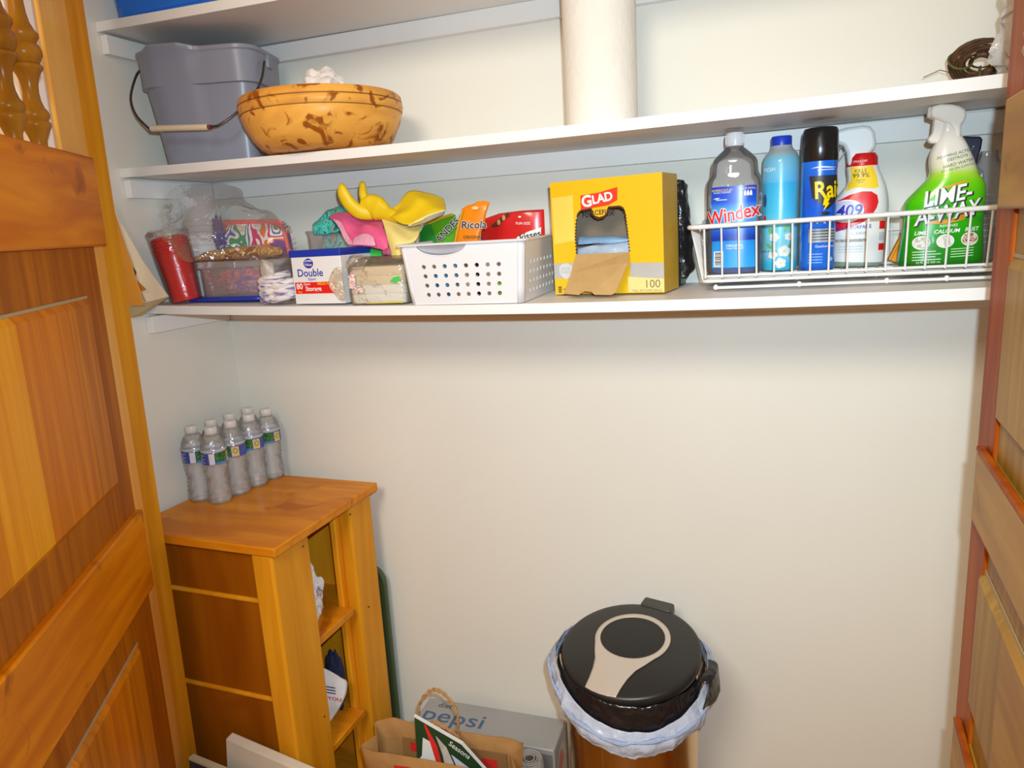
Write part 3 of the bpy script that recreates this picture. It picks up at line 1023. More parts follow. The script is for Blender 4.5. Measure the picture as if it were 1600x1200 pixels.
decal('picture', [(-0.010, 0.10), (0.006, 0.10), (0.004, 0.26), (-0.012, 0.34), (-0.036, 0.388), (-0.040, 0.386), (-0.028, 0.345), (-0.012, 0.28)], mf, KRED, m, lift=0.0012)
decal('picture', [(0.006, 0.10), (0.050, 0.10), (0.050, 0.24), (0.010, 0.34), (-0.014, 0.365), (0.0, 0.32), (0.008, 0.26)], mf, PGREY, m, lift=0.0014)
decal('picture', [(0.052, 0.10), (0.082, 0.10), (0.082, 0.285), (0.020, 0.325), (0.034, 0.29), (0.052, 0.24)], mf, mat('pale lilac page', (0.62, 0.62, 0.72), rough=0.5, vary=0.08), m, lift=0.0016)
letters('lettering', 'Seasons', 0.017, mf, PAPER, m, x=0.040, y=0.338, rot=-0.55, bold=0.01, lift=0.0018)
ed = G().add([(-0.063, -0.004, 0.4022), (0.045, -0.004, 0.3522), (0.099, -0.004, 0.295), (-0.063, 0.004, 0.4022), (0.045, 0.004, 0.3522), (0.099, 0.004, 0.295),
              (-0.063, -0.004, 0.4045), (0.046, -0.004, 0.3545), (0.1005, -0.004, 0.2955), (-0.063, 0.004, 0.4045), (0.046, 0.004, 0.3545), (0.1005, 0.004, 0.2955)],
             [(0, 1, 7, 6), (1, 2, 8, 7), (6, 7, 10, 9), (7, 8, 11, 10), (3, 9, 10, 4), (4, 10, 11, 5)])
obj('page_edge', ed, PAPER, m, smooth=False)

# ------------------------------------------------------------------ trash can with liner
GOLDSTEEL = mat('gold toned steel', (0.80, 0.58, 0.32), rough=0.24, metal=1.0, vary=0.05, vscale=3, stretch=(40, 40, 0.5), bump=0.02, bscale=20)  # stainless can; gold base colour paints the reflected wood of the doors
BLACKP = mat('black plastic lid', (0.018, 0.017, 0.016), rough=0.38, spec=0.5, vary=0.1, vscale=4)
BLACKM = mat('black matt disc', (0.012, 0.012, 0.012), rough=0.5, vary=0.05)
SILVER = mat('silver lid inlay', (0.66, 0.58, 0.50), rough=0.42, metal=0.35, vary=0.02)
cx0, cy0 = -0.272, 1.352
t = thing('trash_can', 'gold toned steel step trash can with round black lid and silver inlay', 'trash can', (cx0, cy0, 0), radians(-14))
obj('body', G().lathe([(0.128, 0.003), (0.131, 0.012), (0.133, 0.10), (0.138, 0.40), (0.1405, 0.540), (0.1405, 0.550), (0.136, 0.553), (0.132, 0.54), (0.128, 0.30), (0.12, 0.02)], 64, cap1=False), GOLDSTEEL, t)
obj('base_ring', G().lathe([(0.133, 0.0), (0.137, 0.003), (0.137, 0.030), (0.1335, 0.034)], 64), BLACKP, t)
obj('pedal', G().box(-0.035, 0.035, -0.175, -0.12, 0.012, 0.022), BLACKP, t, bevel=0.004)
lid = bpy.data.objects.new('lid', None)
seam = G().tube([(0.0, -0.1337, 0.04), (0.0, -0.1384, 0.40), (0.0, -0.1408, 0.53)], 0.0008, 6)
o = obj('seam', seam, mat('bright seam', (0.9, 0.75, 0.55), rough=0.2, metal=1.0, vary=0), t)
RL = 0.146
tilt = radians(9)
def lidp(x, y, z=0.0):
    """lid is hinged at the back and slopes down towards the front"""
    p = Vector((x, y, z))
    d = Vector((0, 0.0, 0.620)) + Matrix.Rotation(tilt, 3, 'X') @ p
    return d
def dome(r):
    return 0.016 * (1 - (r / RL) ** 2)
g = G().lathe([(RL - 0.010, -0.024), (RL - 0.002, -0.020), (RL, -0.012), (RL, -0.003), (RL - 0.003, 0.001)] + [(RL * k, dome(RL * k) + 0.001) for k in (0.95, 0.85, 0.7, 0.5, 0.3, 0.12)] + [(0.002, 0.017)], 72)
L = obj('lid', g.move(lambda p: lidp(p.x, p.y, p.z)), BLACKP, t, angle=50)
lm = lambda x, h, l: lidp(x, h, dome(sqrt(x * x + h * h)) + 0.001 + l)
ring_c, ring_r = 0.016, 0.079
outer = []
for i in range(33):
    a = radians(-32 + 244 * i / 32)
    outer.append((ring_r * cos(a), ring_c + ring_r * sin(a)))
lt = outer[-1]
rt = outer[0]
neck_l = [(-0.056, -0.050), (-0.045, -0.070), (-0.038, -0.095), (-0.0345, -0.120), (-0.0335, -0.1405)]
neck_r = [(-p[0], p[1]) for p in reversed(neck_l)]
outline = outer + neck_l + [(-0.017, -0.1440), (0.0, -0.1452), (0.017, -0.1440)] + neck_r
hole = oval(0, ring_c, 0.068, 0.066, 40)
sil_v, sil_f = flat([outline, hole], lm, 0.0016)
o = obj('silver_inlay', G().add(sil_v, sil_f), SILVER, L, smooth=True, solid=0.0016)
o.parent = L
dv, df = flat([oval(0, ring_c, 0.0675, 0.0655, 40)], lm, 0.0010)
o = obj('centre_disc', G().add(dv, df), BLACKM, L)
hg = G().box(-0.036, 0.036, RL - 0.012, RL + 0.020, -0.020, 0.006).move(lambda p: lidp(p.x, p.y, p.z))
obj('hinge', hg, mat('dark grey hinge', (0.06, 0.058, 0.05), rough=0.45), t, bevel=0.006, seg=3)

LINER = film('blue white liner', tint=(0.75, 0.80, 0.90), haze=0.78, hazecol=(0.60, 0.66, 0.80), gloss=0.35, rough=0.25, bump=0.8, bscale=38)
BLACKBAG = mat('black liner film', (0.010, 0.010, 0.012), rough=0.22, spec=0.6, vary=0.2, bump=0.5, bscale=45)
def skirt(top_side, top_front, bot_side, bot_front, r0, r1, seed, n=96, k=14, amp=0.005):
    """film folded over the rim: edges lower at the front than at the sides"""
    def p(u, v):
        a = 2 * pi * u
        fr = max(0.0, -sin(a - 0.25)) ** 1.3
        lo = bot_side + (bot_front - bot_side) * fr + 0.008 * noise.noise(Vector((cos(a) * 3 + seed, sin(a) * 3, 0)))
        hi = top_side + (top_front - top_side) * fr + 0.005 * noise.noise(Vector((cos(a) * 5, sin(a) * 5, seed)))
        z = hi + (lo - hi) * v
        r = r0 + (r1 - r0) * sin(pi * min(1, v * 1.1) * 0.75)
        w = noise.noise(Vector((cos(a) * 5, sin(a) * 5, z * 34 + seed)))
        w2 = noise.noise(Vector((cos(a) * 17, sin(a) * 17, z * 12 + seed * 3)))
        r += amp * (max(-0.3, w) + 0.6 * max(-0.3, w2)) * min(1, v * 3 + 0.2)
        return Vector((r * cos(a), r * sin(a), z))
    return G().grid(p, n, k, wrap=True)
t2 = thing('trash_bag_liner', 'pale blue-white plastic liner folded over the rim of the trash can', 'bin liner', (cx0, cy0, 0), 0)
obj('liner', skirt(0.612, 0.540, 0.560, 0.490, 0.1580, 0.169, 2.0, n=140, k=20, amp=0.0085), LINER, t2, solid=0.001, angle=30)
hem = []
for i in range(72):
    a = 2 * pi * i / 72
    fr = max(0.0, -sin(a - 0.25)) ** 1.3
    w = noise.noise(Vector((cos(a) * 6, sin(a) * 6, 3.3)))
    rh = 0.1705 + 0.0045 * w
    hem.append((rh * cos(a), rh * sin(a), 0.588 - 0.066 * fr + 0.004 * sin(4 * a) + 0.006 * noise.noise(Vector((cos(a) * 4, sin(a) * 4, 9)))))
obj('hem_band', G().tube(hem, [0.0036 + 0.0016 * sin(i * 1.3) for i in range(72)], 8, closed=True), film('liner hem', tint=(0.6, 0.7, 0.9), haze=0.85, hazecol=(0.42, 0.52, 0.74), gloss=0.3, rough=0.3, bump=0.7, bscale=50), t2)
t3 = thing('black_trash_bag', 'black plastic bag bunched under the lid of the trash can', 'trash bag', (cx0, cy0, 0), 0)
obj('bag', skirt(0.608, 0.588, 0.585, 0.522, 0.1480, 0.1525, 7.0, n=160, k=14, amp=0.0035), BLACKBAG, t3, solid=0.0006, angle=25)
g = sheet([[(0.142, -0.062, 0.606), (0.158, -0.035, 0.618), (0.160, -0.005, 0.622)], [(0.166, -0.070, 0.606), (0.176, -0.040, 0.612), (0.178, -0.010, 0.616)], [(0.158, -0.098, 0.575), (0.176, -0.062, 0.566), (0.184, -0.030, 0.575)]], 5, 5, 0.003, 40)
obj('bag_fold', g, BLACKBAG, t3, solid=0.001, angle=25)

# ------------------------------------------------------------------ helpers for things standing on a shelf
def on_shelf(n, x, y, lift=0.0005, d=0.05):
    return Vector((x, y, shelf_z(n, x, min(YB, y + d)) + lift))
def into(root, p):
    """world survey point -> coordinates of the thing"""
    return (Matrix.Translation(root.location) @ root.rotation_euler.to_matrix().to_4x4()).inverted() @ Vector(p)
def rr_ring(hw, hd, r, z, cx=0.0, cy=0.0, n=5, fn=None):
    out = []
    for x, y in rrect(-hw, hw, -hd, hd, r, n):
        p = Vector((cx + x, cy + y, z))
        out.append(fn(p) if fn else p)
    return out
WHITEP = mat('white plastic', (0.80, 0.79, 0.80), rough=0.35, vary=0.01)
PRINTK = mat('black print', (0.02, 0.02, 0.025), rough=0.45, vary=0)
PRINTW = mat('white print', (0.88, 0.88, 0.88), rough=0.45, vary=0)
YELLOWK = mat('yellow print', (0.90, 0.62, 0.02), rough=0.4, vary=0.02)
CLEARBAG = film('clear poly bag', tint=(0.985, 0.98, 0.975), haze=0.05, hazecol=(0.85, 0.78, 0.72), gloss=0.5, rough=0.14, bump=0.6, bscale=34)
CLEARTUB = film('clear tub plastic', tint=(0.985, 0.97, 0.97), haze=0.13, hazecol=(0.90, 0.78, 0.76), gloss=0.4, rough=0.12, bump=0.2, bscale=30)

# ------------------------------------------------------------------ top shelf: blue bin
BLUEP = mat('blue bin plastic', (0.012, 0.165, 0.72), rough=0.4, vary=0.03)
t = thing('storage_bin', 'bright blue plastic bin with slots on the top shelf', 'bin', on_shelf(1, -1.185, 1.435, 0.003, 0.14), 0)
per = [Vector((x, y, 0)) for x, y in rrect(-0.170, 0.170, -0.122, 0.122, 0.022, 4)]
per.append(per[0])
plen = [0.0]
for a, b in zip(per, per[1:]):
    plen.append(plen[-1] + (b - a).length)
def along(per, plen, s):
    s = s % plen[-1]
    for i in range(len(plen) - 1):
        if s <= plen[i + 1] + 1e-9:
            k = (s - plen[i]) / max(1e-9, plen[i + 1] - plen[i])
            return per[i].lerp(per[i + 1], k)
    return per[-1]
def holed_wall(per, plen, z0, z1, flare, cols, rows, holes, rh, shape=10, sq=1.0):
    """wall round a perimeter made of cells, some of them pierced by a round hole"""
    g = G()
    L = plen[-1]
    def P(s, z):
        k = (z - z0) / (z1 - z0)
        p = along(per, plen, s)
        f = 1 + flare * k
        return (p.x * f, p.y * f, z)
    for c in range(cols):
        for r in range(rows):
            s0, s1 = L * c / cols, L * (c + 1) / cols
            a, b = z0 + (z1 - z0) * r / rows, z0 + (z1 - z0) * (r + 1) / rows
            if not holes(c, r):
                g.add([P(s0, a), P(s1, a), P(s1, b), P(s0, b)], [(0, 1, 2, 3)])
                continue
            cs, cz = (s0 + s1) / 2, (a + b) / 2
            sq_pts = [(s0, a), (cs, a), (s1, a), (s1, cz), (s1, b), (cs, b), (s0, b), (s0, cz)]
            cir = [(cs + rh * cos(radians(225 + 45 * k)), cz + sq * rh * sin(radians(225 + 45 * k))) for k in range(8)]
            g.add([P(*q) for q in sq_pts] + [P(*q) for q in cir], [(k, (k + 1) % 8, 8 + (k + 1) % 8, 8 + k) for k in range(8)])
    return g
g = holed_wall(per, plen, 0.004, 0.15, 0.06, 60, 7, lambda c, r: r in (1, 2, 3, 4, 5), 0.0038, sq=1.4)
g2 = G().loft([rr_ring(0.168, 0.120, 0.02, 0.0), rr_ring(0.170, 0.122, 0.022, 0.004)])
obj('wall', g, BLUEP, t, solid=0.003, smooth=False)
obj('floor', g2, BLUEP, t)
obj('rim', G().tube([(x, y, 0.151) for x, y in rrect(-0.182, 0.182, -0.131, 0.131, 0.024, 4)], 0.005, 8, closed=True), BLUEP, t)

# ------------------------------------------------------------------ middle shelf: bucket
GREYP = mat('grey bucket plastic', (0.262, 0.276, 0.345), rough=0.33, spec=0.45, vary=0.03, vscale=5)
GREYL = mat('pale bucket rim', (0.50, 0.48, 0.47), rough=0.45)  # lighter tone along the rim
t = thing('mop_bucket', 'grey plastic mop bucket with wire handle and cream grip', 'bucket', on_shelf(2, -1.226, 1.440, 0.002, 0.10), radians(15))
def spout(p):
    k = max(0.0, (p.z - 0.180) / 0.070)
    if p.y < 0 and k > 0:
        w = max(0.0, 1 - abs(p.x + 0.045) / 0.062)
        p.y -= 0.030 * min(1.0, w * 2.2) * k
        p.z += 0.004 * min(1.0, w * 2.2) * k
    return p
def brect(hw, hd, r, z):
    # many points along the front so the spout facets show
    pts = rrect(-hw, hw, -hd, hd, r, 5)
    out = []
    for i, a in enumerate(pts):
        b = pts[(i + 1) % len(pts)]
        out.append(a)
        if abs(a[0] - b[0]) > 0.05:
            for k in range(1, 14):
                out.append((a[0] + (b[0] - a[0]) * k / 14, a[1] + (b[1] - a[1]) * k / 14))
    return [spout(Vector((x, y, z))) for x, y in out]
prof = [(0.100, 0.064, 0.020, 0.0), (0.108, 0.070, 0.028, 0.006), (0.113, 0.074, 0.032, 0.05), (0.122, 0.081, 0.036, 0.12), (0.1275, 0.085, 0.038, 0.160), (0.1285, 0.0860, 0.039, 0.1645),
        (0.1345, 0.0925, 0.041, 0.1660), (0.1355, 0.0930, 0.042, 0.20), (0.1365, 0.0940, 0.044, 0.230), (0.1400, 0.0965, 0.045, 0.233), (0.1400, 0.0965, 0.045, 0.2400)]
inner = [(0.1350, 0.092, 0.042, 0.2400), (0.129, 0.089, 0.04, 0.20), (0.108, 0.070, 0.03, 0.012)]
obj('bucket', G().loft([brect(*p) for p in prof + inner], cap1=True), GREYP, t, angle=32)
g = G().loft([brect(0.1397, 0.0962, 0.045, 0.2402), brect(0.1352, 0.0925, 0.043, 0.2420)], cap0=False, cap1=False)
obj('rim', g, GREYL, t)
WIRE = mat('dull handle wire', (0.09, 0.075, 0.075), rough=0.4, metal=0.7)
wl = [at(222, 108, 1.385), at(214, 116, 1.352), at(206, 140, 1.325), at(205, 160, 1.312), at(214, 182, 1.298), at(236, 204, 1.290)]
wr = [at(236, 200.5, 1.290), at(325, 198, 1.315), at(346, 193, 1.322), at(372, 174, 1.345), at(396, 150, 1.375), at(409, 122, 1.405), at(413, 96, 1.438)]
g = G()
g.tube(spline([into(t, p) for p in wl], 6), 0.0026, 8)
g.tube(spline([into(t, p) for p in wr], 6), 0.0026, 8)
h = obj('handle', g, WIRE, t)
a, b = into(t, at(236, 201, 1.290)), into(t, at(325, 198.5, 1.315))
g = G().tube([a, a.lerp(b, 0.03), a.lerp(b, 0.97), b], [0.0058, 0.0066, 0.0066, 0.0058], 14)
g.m = [0] * len(g.m)
o = obj('grip', g, mat('cream grip', (0.70, 0.58, 0.42), rough=0.5), t)
o.parent = h
c = b.lerp(a, -0.06)
o = obj('grip_collar', G().tube([b, c], 0.0048, 10), mat('dark red collar', (0.22, 0.03, 0.03), rough=0.5), t)
o.parent = h
for sx in (-1, 1):
    obj('ear', G().box(sx * 0.130 - 0.010, sx * 0.130 + 0.012, -0.012, 0.014, 0.170 if sx < 0 else 0.205, 0.215 if sx < 0 else 0.236), GREYP, t, bevel=0.004)

# ------------------------------------------------------------------ wooden bowl with crumpled paper
OLIVE = wood('spalted bowl wood', (0.54, 0.24, 0.12), (0.78, 0.42, 0.24), grain=(7, 7, 16), rough=0.35, coat=0.3, contrast=(0.3, 0.7), blotch=((0.26, 0.085, 0.03), 24, 0.56), bump=0.03)
GROOVE = mat('dark burnt groove', (0.16, 0.055, 0.008), rough=0.6)
bx, by = -0.910, 1.392
t = thing('wooden_bowl', 'round wooden bowl with dark flecks and two turned grooves', 'bowl', on_shelf(2, bx, by, 0.001, 0.11), 0.4)
prof = [(0.098, 0.0), (0.118, 0.003), (0.133, 0.012), (0.148, 0.031), (0.160, 0.054), (0.1665, 0.074), (0.1655, 0.0775), (0.1685, 0.080), (0.1700, 0.090), (0.1688, 0.0945), (0.1660, 0.0962), (0.1688, 0.0980),
        (0.1672, 0.1080), (0.1630, 0.1125), (0.1585, 0.1115), (0.156, 0.105), (0.150, 0.075), (0.130, 0.04), (0.09, 0.015), (0.002, 0.012)]
obj('bowl', G().lathe(prof, 64), OLIVE, t, angle=50)
for r, z in ((0.1664, 0.0775), (0.1668, 0.0962)):
    obj('groove', G().lathe([(r + 0.0006, z - 0.0007), (r + 0.0006, z + 0.0007)], 64, cap0=False, cap1=False), GROOVE, t)
t = thing('crumpled_tissue', 'crumpled white tissue paper sticking up out of the wooden bowl', 'tissue', on_shelf(2, bx + 0.005, by, 0.016))
obj('tissue', crumpled((0.0, 0, 0.092), (0.056, 0.048, 0.070), 4, 0.20, 1.6, n=44, k=30), mat('white tissue', (0.82, 0.78, 0.76), rough=0.75, vary=0.03), t, angle=18)
t = thing('candy_wrapper', 'tiny red wrapper at the right of the tissue in the bowl', 'wrapper', on_shelf(2, bx + 0.055, by - 0.045, 0.030))
obj('wrapper', crumpled((0, 0, 0.045), (0.018, 0.014, 0.047), 9, 0.4, 3, n=20, k=12), mat('red foil', (0.55, 0.03, 0.05), rough=0.3), t, angle=20)

# ------------------------------------------------------------------ paper towel roll
TOWEL = mat('paper towel', (0.84, 0.79, 0.72), rough=0.85, vary=0.02, vscale=30, bump=0.15, bscale=90)
t = thing('paper_towel_roll', 'tall white paper towel roll standing on the middle shelf', 'paper towel', on_shelf(2, -0.322, 1.452), 0)
obj('roll', G().lathe([(0.066, 0), (0.0695, 0.003), (0.0695, 0.272), (0.067, 0.275), (0.022, 0.275), (0.021, 0.272), (0.021, 0.003)], 64), TOWEL, t)
obj('core', G().lathe([(0.0208, 0.002), (0.0208, 0.2765), (0.0195, 0.2765), (0.0195, 0.002)], 32, cap0=False, cap1=False), mat('grey card core', (0.40, 0.32, 0.24), rough=0.8), t)
g = G().grid(lambda a, b: Vector(((0.0699) * cos(2.2 + a * 0.5), 0.0699 * sin(2.2 + a * 0.5), 0.003 + 0.269 * b)), 8, 2)
obj('loose_edge', g, TOWEL, t, solid=0.0006)

# ------------------------------------------------------------------ twig wreath and milky bag at the right end
random.seed(11)
TWIG = mat('brown twig', (0.15, 0.062, 0.014), rough=0.7, vary=0.5, vscale=50)
TWIGD = mat('dark twig', (0.075, 0.030, 0.010), rough=0.75, vary=0.5, vscale=50)
t = thing('twig_wreath', 'small dark wreath of bundled twigs near the right end of middle shelf', 'wreath', on_shelf(2, 0.318, 1.480, 0.001), 0)
cg = [G(), G()]
mt = Matrix.Rotation(radians(-38), 3, 'X') @ Matrix.Rotation(radians(8), 3, 'Y')
for k in range(64):
    a0, rr, ph = random.uniform(0, 2 * pi), 0.0150 * sqrt(random.random()), random.uniform(0, 2 * pi)
    RM = 0.030
    span = random.uniform(2.4, 4.2)
    path = []
    for i in range(15):
        a = a0 + span * i / 14
        w = ph + i * 0.12
        r = RM + rr * cos(w) * 1.15
        path.append(mt @ Vector((r * cos(a) * 1.08, r * sin(a), rr * sin(w))) + Vector((0, 0, 0.044)))
    cg[k % 2].tube(path, random.uniform(0.0009, 0.0018), 5)
for k in range(9):
    a = random.uniform(0.3, 2.8)
    d = mt @ Vector((0.046 * cos(a), 0.046 * sin(a), random.uniform(-0.01, 0.012)))
    e = d * random.uniform(1.25, 1.6) + Vector((random.uniform(-0.02, 0.02), 0, 0.004))
    cg[0].tube([d + Vector((0, 0, 0.044)), (d + e) / 2 + Vector((0.004, 0, 0.052)), e + Vector((0, 0, 0.044))], 0.0008, 5)
for g, m in ((cg[0], TWIG), (cg[1], TWIGD)):
    o = obj('twigs', g, m, t)
    o['kind'] = 'stuff'
for a in (1.5, 3.3):
    c = mt @ Vector((0.033 * cos(a), 0.033 * sin(a), 0))
    u, w = mt @ Vector((cos(a), sin(a), 0)), mt @ Vector((0, 0, 1))
    obj('tie', G().tube([c + Vector((0, 0, 0.044)) + (u * cos(b) + w * sin(b)) * 0.0185 for b in [2 * pi * i / 18 for i in range(18)]], 0.0018, 6, closed=True), mat('green tie', (0.10, 0.10, 0.02), rough=0.7), t)
MILKY = film('milky bag film', tint=(0.92, 0.9, 0.88), haze=0.62, hazecol=(0.80, 0.74, 0.68), gloss=0.5, rough=0.15, bump=0.7, bscale=30)
t = thing('plastic_bag', 'milky white translucent bag at right end of middle shelf beside twig wreath', 'plastic bag', on_shelf(2, 0.362, 1.410), 0)
g = crumpled((0, 0, 0.070), (0.048, 0.034, 0.080), 6, 0.35, 2.4, n=40, k=26, flatb=0.001)
obj('bag', g, MILKY, t, angle=25)
g = sheet([[(-0.045, -0.02, 0.090), (-0.01, -0.025, 0.105), (0.03, -0.015, 0.11)], [(-0.035, -0.015, 0.108), (0.0, -0.015, 0.125), (0.035, -0.01, 0.14)], [(-0.02, 0.0, 0.105), (0.01, 0.0, 0.130), (0.04, 0.01, 0.15)]], 5, 5, 0.004, 40)
obj('bag_top', g, MILKY, t, solid=0.0008)

# ------------------------------------------------------------------ lowest shelf, left end: envelopes hanging off the shelf
MANILA = mat('orange manila paper', (0.70, 0.27, 0.018), rough=0.6, vary=0.04, vscale=20)
CREAM = mat('cream envelope paper', (0.78, 0.62, 0.42), rough=0.65, vary=0.03)
CREAMD = mat('shaded cream paper', (0.42, 0.30, 0.15), rough=0.7, vary=0.04)  # darkened cream: shading of the envelope's side put into the colour
o0 = at(196, 480, 1.262)
t = thing('manila_envelope', 'orange manila envelope with torn flap wedged at the left end of lowest shelf', 'envelope', o0, 0)
def poly3(name, pts, m, t, solid=0.0012):
    ps = [Vector(p) - t.location for p in pts]
    return obj(name, G().add(ps, [tuple(range(len(ps)))]), m, t, smooth=False, solid=solid)
Y0 = 1.262
poly3('envelope', [at(182, 479, 1.252), at(224, 477, 1.274), at(220, 455, 1.274), at(213, 436, 1.270), at(205, 408, 1.266), at(196, 384, 1.262), at(184, 347, 1.256), at(172, 310, 1.250), at(170, 380, 1.248)], MANILA, t)
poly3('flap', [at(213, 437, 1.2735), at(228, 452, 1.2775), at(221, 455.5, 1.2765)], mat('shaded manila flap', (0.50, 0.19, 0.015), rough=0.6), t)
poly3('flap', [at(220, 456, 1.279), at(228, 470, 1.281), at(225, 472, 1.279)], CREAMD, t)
t = thing('white_envelope', 'cream padded envelope behind the orange one, corner poking past shelf end', 'envelope', at(229, 473, 1.285), 0)
poly3('envelope', [at(196, 480, 1.262), at(229, 473, 1.287), at(264, 463, 1.312), at(244, 437, 1.300), at(223, 407, 1.288), at(206, 377, 1.278), at(188, 346, 1.264), at(176, 312, 1.256), at(178, 400, 1.256)], CREAM, t)
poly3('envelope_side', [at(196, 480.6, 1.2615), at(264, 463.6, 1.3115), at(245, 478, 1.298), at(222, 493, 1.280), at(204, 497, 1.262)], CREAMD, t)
g = [at(205, 412, 1.272), at(213, 425, 1.276), at(212, 432, 1.2755), at(206, 420, 1.2725)]
poly3('clip', g, mat('dark green clip', (0.04, 0.06, 0.05), rough=0.5), t)

# red cups in a clear sleeve
REDCUP = mat('red plastic cup', (0.62, 0.004, 0.006), rough=0.3, coat=0.1, vary=0.04)
t = thing('red_cup_stack', 'stack of red plastic cups in a clear sleeve, leaning at shelf left end', 'cups', on_shelf(3, -1.310, 1.350, 0.006), 0, rot=(0, radians(-10), 0))
P = [(0.030, 0.0), (0.0315, 0.004), (0.034, 0.05), (0.0385, 0.10), (0.0395, 0.104), (0.0402, 0.112)]
for k in range(5):
    P += [(0.0415, 0.114 + k * 0.007), (0.0422, 0.116 + k * 0.007), (0.0415, 0.119 + k * 0.007), (0.0400, 0.1205 + k * 0.007)]
P += [(0.0385, 0.150), (0.034, 0.10), (0.001, 0.09)]
obj('cups', G().lathe(P, 36), REDCUP, t)
sl = G().lathe([(0.036, 0.001), (0.040, 0.05), (0.044, 0.10), (0.046, 0.150), (0.048, 0.162), (0.040, 0.170)], 40, cap0=False, cap1=False)
sl.move(lambda p: p + noise.noise_vector(p * 45) * 0.003)
obj('sleeve', sl, film('cup sleeve', tint=(0.99, 0.98, 0.98), haze=0.025, hazecol=(0.8, 0.75, 0.72), gloss=0.6, rough=0.1, bump=0.6, bscale=40), t, angle=30)

# tall stack of white paper cups behind
t = thing('white_cup_stack', 'tall stack of white paper cups inside the clear bag', 'cups', on_shelf(3, -1.347, 1.470), 0)
P = [(0.030, 0.0), (0.032, 0.003)]
for k in range(9):
    z = 0.05 + k * 0.016
    P += [(0.038, z), (0.0405, z + 0.001), (0.0405, z + 0.004), (0.0385, z + 0.005)]
P += [(0.0385, 0.19), (0.0405, 0.191), (0.0400, 0.245), (0.0385, 0.248), (0.001, 0.248)]
obj('cups', G().lathe(P, 40), mat('white paper cups', (0.76, 0.72, 0.72), rough=0.6), t)

# floral pouch with coral binding
t = thing('floral_pouch', 'small floral print pouch with coral pink binding, in the clear bag', 'pouch', at(395, 402, 1.425), 0)
pl = [into(t, at(u, v, 1.425)) for u, v in ((338, 366), (339, 352), (345, 347), (395, 345), (436, 344), (444, 350), (450, 372), (455, 400), (430, 402), (380, 402), (345, 390))]
g = G()
n = len(pl)
cen = sum(pl, Vector()) / n
g.add([p + Vector((0, 0.012, 0)) for p in pl] + [p + Vector((0, -0.010, 0)) for p in pl] + [cen + (p - cen) * 0.8 + Vector((0, -0.018, 0)) for p in pl],
      [tuple(range(n - 1, -1, -1))] + [(i, (i + 1) % n, n + (i + 1) % n, n + i) for i in range(n)] + [(n + i, n + (i + 1) % n, 2 * n + (i + 1) % n, 2 * n + i) for i in range(n)] + [tuple(range(2 * n, 3 * n))])
FLORAL = patches('floral print', [srgb(235, 225, 220), srgb(35, 150, 110), srgb(235, 225, 220), srgb(60, 110, 180), srgb(240, 235, 230), srgb(205, 40, 110), srgb(235, 225, 220), srgb(220, 110, 40), srgb(110, 60, 140)], 16, distort=0.3)
obj('pouch', g, FLORAL, t, angle=60)
CORAL = mat('coral binding', (0.80, 0.13, 0.13), rough=0.6)
g = G().limb(spline([into(t, at(u, v, 1.412)) for u, v in ((340, 355), (350, 350), (395, 349), (432, 349), (440, 354))], 5), [0.0085] * 21, [0.005] * 21, 10)
obj('binding', g, CORAL, t)
g = G().limb(spline([into(t, at(u, v, 1.410)) for u, v in ((438, 351), (444, 362), (449, 382), (454, 402))], 5), [0.0042] * 16, [0.005] * 16, 10)
obj('binding', g, CORAL, t)
# loose blue plastic in the bag
t = thing('blue_wrapper', 'crumpled violet-blue plastic wrapper left of the floral pouch', 'wrapper', at(345, 378, 1.405), 0)
obj('wrapper', crumpled((0, 0, 0.014), (0.020, 0.012, 0.042), 14, 0.5, 2.6, n=30, k=20), film('violet blue film', tint=(0.35, 0.35, 0.75), haze=0.6, hazecol=(0.12, 0.13, 0.42), gloss=0.7), t, angle=25)
# tan packet lying on the tub
t = thing('cracker_packet', 'golden brown packet lying on top of the clear tub', 'packet', at(365, 402, 1.398), 0)
pts = [into(t, at(u, v, 1.398)) for u, v in ((300, 408), (320, 402), (360, 397), (400, 393), (432, 393), (440, 396))]
g = G().limb(spline(pts, 5), [0.003 + 0.012 * min(1, 3 * min(i / 25, 1 - i / 25)) for i in range(26)], [0.004 + 0.022 * min(1, 3 * min(i / 25, 1 - i / 25)) for i in range(26)], 16)
g.move(lambda p: p + noise.noise_vector(p * 60) * 0.003)
obj('packet', g, patches('golden wrapper', [srgb(190, 150, 90), srgb(165, 110, 50), srgb(205, 165, 100), srgb(140, 85, 35)], 40, rough=0.3), t, angle=30)

# clear tub standing on its own blue lid
t = thing('clear_tub', 'clear plastic tub with pink contents standing on a blue lid', 'tub', on_shelf(3, -1.213, 1.432, 0.0125, 0.08), 0)
rings = []
for k, z in enumerate((0.0, 0.004, 0.03, 0.060, 0.066, 0.067, 0.080, 0.082)):
    f = z / 0.082
    e = 0.006 if z > 0.066 else 0
    rings.append(rr_ring(0.088 + 0.040 * f + e, 0.058 + 0.008 * f + e, 0.022, z, cx=0.012 + 0.044 * f))
obj('tub', G().loft(rings, cap1=False), CLEARTUB, t, solid=0.0012, angle=40)
g = crumpled((0.012, 0, 0.034), (0.082, 0.050, 0.030), 21, 0.35, 3.0, n=44, k=20, flatb=0.003)
obj('contents', g, patches('pink and violet candy', [srgb(235, 70, 95), srgb(225, 150, 165), srgb(140, 105, 190), srgb(240, 105, 120), srgb(205, 170, 190)], 22), t, angle=30)
o = obj('lid', G().loft([rr_ring(0.108, 0.075, 0.02, -0.0092), rr_ring(0.110, 0.077, 0.022, -0.0072), rr_ring(0.110, 0.077, 0.022, -0.0027), rr_ring(0.107, 0.074, 0.02, -0.0007)]), mat('royal blue plastic', (0.015, 0.04, 0.46), rough=0.35), t)
o['label'] = 'bright blue lid lying under the tub'

